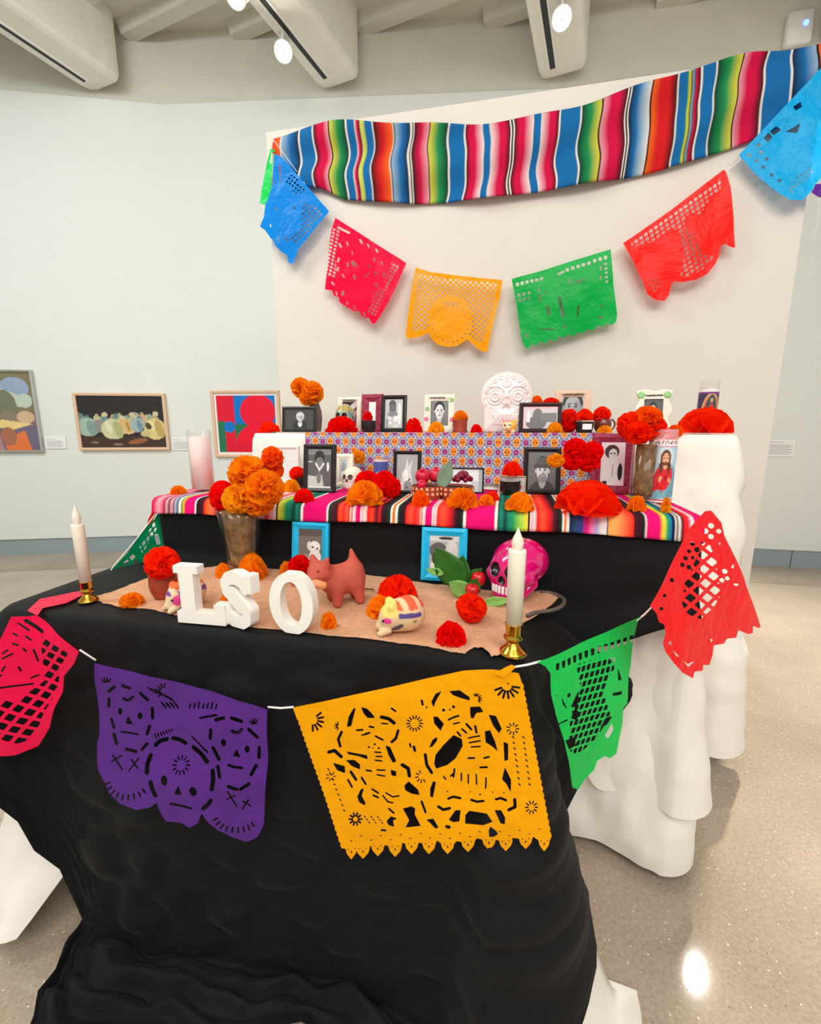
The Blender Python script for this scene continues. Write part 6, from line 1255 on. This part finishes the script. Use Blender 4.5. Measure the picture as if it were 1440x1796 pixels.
# lower tier
FL('ball', 'redorange', 254, 957, 313, 1018, 0, sd(spot(289, 1046, 1)[0])[1]-.02, 'big red-orange flower in the shiny clay pot', .9)
FL('fan', 'orange', 210, 1038, 253, 1060, T1, None, 'orange flower at the left end of the burlap'); FL('fan', 'orange', 378, 986, 405, 1010, T1, None, 'orange flower at the left foot of the crystal vase')
FL('ball', 'deep', 334, 1005, 352, 1030, T1, None, 'small deep orange flower right of the letter L stem')
FL('fan', 'orange', 384, 1030, 440, 1074, T1, None, 'wide orange flower seen through the letter S'); FL('fan', 'orange', 418, 1022, 470, 1066, T1, -.16, 'orange flower right behind the letter S')
FL('fine', 'red', 505, 972, 546, 1018, 0, -.14, 'bright red flower at the muzzle of the clay dog'); FL('fine', 'red', 506, 1018, 532, 1045, T1, -.20, 'red flower seen through the letter O'); FL('fan', 'orange', 490, 996, 516, 1018, T1, -.10, 'orange flower at the foot of the puppy photo')
FL('fan', 'orange', 562, 1071, 591, 1099, T1, None, 'small orange flower right of the letter O')
FL('dome', 'redorange', 660, 1006, 733, 1050, T1, None, 'large red-orange flower in the middle of the burlap'); FL('fan', 'orange', 642, 1042, 688, 1077, T1, None, 'orange flower beside the painted clay animal')
FL('ball', 'redorange', 798, 1040, 854, 1088, T1, None, 'red-orange flower on a short stem in front of the apples', .4); FL('dome', 'red', 763, 1088, 818, 1124, T1, None, 'red flower nearest the front edge of the burlap')
# ================================================================== WALL ART
def wall_spot(px, py, W_, off=0.03):
    a, b = np.array(W_[0]), np.array(W_[1]); e = (b-a)/np.linalg.norm(b-a); n = np.array([-e[1], e[0], 0]); p0 = np.array([a[0], a[1], 0])-n*off
    P = onplane(px, py, p0, n); return P, math.atan2(e[1], e[0])
def PAINTING(cx, cy, w_, h_, W_, fm, img, b, label, matb=0, n=110):
    P, a = wall_spot(cx, cy, W_, .025); q = thing('framed_painting', label, 'painting', (P[0], P[1], P[2]-h_/2), a, 'paintings on the gallery wall')
    frame_parts(q, w_, h_, b, .045, fm, img, n, matb, None, False)
def abstract(u, v):
    c = np.tile(lin((128, 122, 92)), u.shape+(1,))
    def put(m, q): c[m] = lin(q)
    put(v < .5, (140, 104, 112)); put((v < .32) & (u > .55), (112, 104, 124)); put(ellm(u, v, .45, .88, .16, .12), (232, 146, 62)); put(ellm(u, v, .80, .80, .16, .14), (150, 168, 196)); put(ellm(u, v, .55, .72, .42, .1, -.3), (190, 204, 190)); put(ellm(u, v, .90, .64, .08, .09), (190, 204, 190)); put(ellm(u, v, .42, .54, .17, .2), (226, 128, 80)); put(ellm(u, v, .66, .58, .14, .2), (118, 122, 100)); put(ellm(u, v, .7, .42, .1, .1), (140, 128, 108)); put(ellm(u, v, .88, .43, .1, .08), (206, 178, 146)); put(poly_d(u, v, [(.4, .36), (.62, .40), (.95, .34), (.72, .27), (.55, .30)]) > 0, (232, 206, 140)); put(ellm(u, v, .5, .36, .08, .03), (200, 214, 206)); put(poly_d(u, v, [(.62, 0), (.6, .14), (.85, .26), (.9, 0)]) > 0, (226, 118, 66)); put(poly_d(u, v, [(.3, 0), (.28, .2), (.55, .24), (.6, 0)]) > 0, (176, 136, 140)); put(ellm(u, v, .66, .18, .09, .12), (168, 110, 84)); put(poly_d(u, v, [(.0, .0), (.05, .3), (.25, .22), (.3, 0)]) > 0, (214, 160, 90)); put(ellm(u, v, .15, .6, .14, .2), (96, 116, 130))
    return c*(1+.05*wr(u, v, 3, 6, 2, 9))[..., None]
PL_, _ = wall_spot(57, 730, WL); kL = fwd(PL_)/F_PX
PAINTING(-17, 722, 150*kL, 146*kL*.96, WL, M['fsilver'], abstract, .022, 'silver framed abstract painting of orange, blue and purple shapes at the left edge')
def crowd(u, v):
    c = np.tile(lin((44, 40, 40)), u.shape+(1,)); c = c*(1+.25*wr(u*1.5, v*3, 2, 6, 2, 6))[..., None]
    def put(m, q): c[m] = lin(q)
    put(v < .22, (70, 52, 44)); g_ = np.random.default_rng(3)
    for i in range(30): x = g_.uniform(0, 1); y = g_.uniform(.56, .66); q = [(150, 176, 160), (196, 190, 150), (110, 140, 136), (206, 170, 130)][i % 4]; put(ellm(u, v, x, y-.08, .04, .09), q); put(ellm(u, v, x, y, .022, .032), tuple(int(a*.92) for a in q))
    for x, y, rx, ry, q in ((.09, .40, .13, .18, (160, 186, 172)), (.22, .42, .08, .12, (146, 140, 138)), (.38, .36, .14, .20, (204, 206, 160)), (.53, .42, .08, .14, (216, 180, 116)), (.56, .32, .08, .06, (216, 184, 130)), (.67, .44, .08, .14, (156, 180, 186)), (.88, .36, .13, .21, (220, 202, 136)), (.76, .27, .06, .06, (206, 190, 130))): put(ellm(u, v, x, y, rx, ry), q)
    for x, y in ((.30, .64), (.50, .58), (.90, .66), (.62, .64)): put(ellm(u, v, x, y, .035, .045), (206, 196, 158))
    for x, y, rx, ry, q in ((.13, .38, .05, .15, (128, 156, 146)), (.44, .35, .05, .17, (172, 178, 124)), (.33, .40, .03, .12, (224, 222, 190)), (.56, .41, .02, .1, (180, 140, 84)), (.70, .42, .03, .12, (118, 146, 158)), (.93, .36, .05, .18, (190, 168, 100)), (.84, .42, .03, .1, (236, 222, 170)), (.80, .42, .035, .07, (84, 66, 50))): put(ellm(u, v, x, y, rx, ry, .15), q)
    put(ellm(u, v, .66, .12, .12, .05, .3), (150, 96, 60)); put(ellm(u, v, .15, .1, .05, .02) | ellm(u, v, .42, .06, .06, .02), (150, 120, 100))
    return c*(1+.10*wr(u*2, v*2, 5, 8, 3, 9))[..., None]
P2_, _ = wall_spot(215, 739, WL); k2 = fwd(P2_)/F_PX
PAINTING(215, 740, 153*k2*.97, 101*k2*.97, WL, M['fwood'], crowd, .03, 'wood framed painting of pale robed figures under a dark sky')
def redblue(u, v):
    c = np.tile(lin((40, 116, 84)), u.shape+(1,))
    def put(m, q): c[m] = lin(q)
    put(v > .5, (8, 118, 204)); put((u < .3) & (v > .0), (226, 14, 52)); put(ellm(u, v, .70, .72, .30, .30), (240, 6, 50)); put(ellm(u, v, .62, .30, .34, .2, .5), (240, 6, 50)); put((u < .12) & (v < .55), (40, 116, 84)); put(ellm(u, v, .2, .45, .1, .1), (8, 118, 204)); put((v < .16) & (u > .3) & (u < .62), (226, 14, 52)); put(ellm(u, v, .86, .14, .1, .12), (8, 118, 204))
    return c
P3_, _ = wall_spot(432, 744, WB); k3 = fwd(P3_)/F_PX
PAINTING(433, 744, 121*k3, 118*k3*.97, WB, M['fwood'], redblue, .03, 'framed red, blue and green abstract print behind the glass candle', .025)
def CARD(x0, y0, x1, y1, W_, label):
    P, a = wall_spot((x0+x1)/2, y1, W_, .008); k = fwd(P)/F_PX; w_, h_ = (x1-x0)*k, (y1-y0)*k
    q = thing('wall_label', label, 'wall label', P, a, 'gallery wall labels'); obj('card', box(-w_/2, w_/2, -.006, .006, 0, h_, .002), M['paperw'], q, False)
    ln = [box(-w_*.42, w_*(.05 if i == 0 else .40-.1*(i % 2)), -.0066, -.0058, h_*(.82-.085*i-(.08 if i else 0)), h_*(.855-.085*i-(.08 if i else 0))) for i in range(8)]
    obj('text_lines', join(*ln), mat('grey_text', (176, 176, 180), .8, .0), q, False)
CARD(83, 767, 116, 787, WL, 'small white wall label right of the abstract painting'); CARD(304, 768, 336, 790, WL, 'small white wall label right of the robed figures painting'); CARD(1345, 771, 1389, 801, WR, 'white wall label on the right-hand wall beyond the partition')
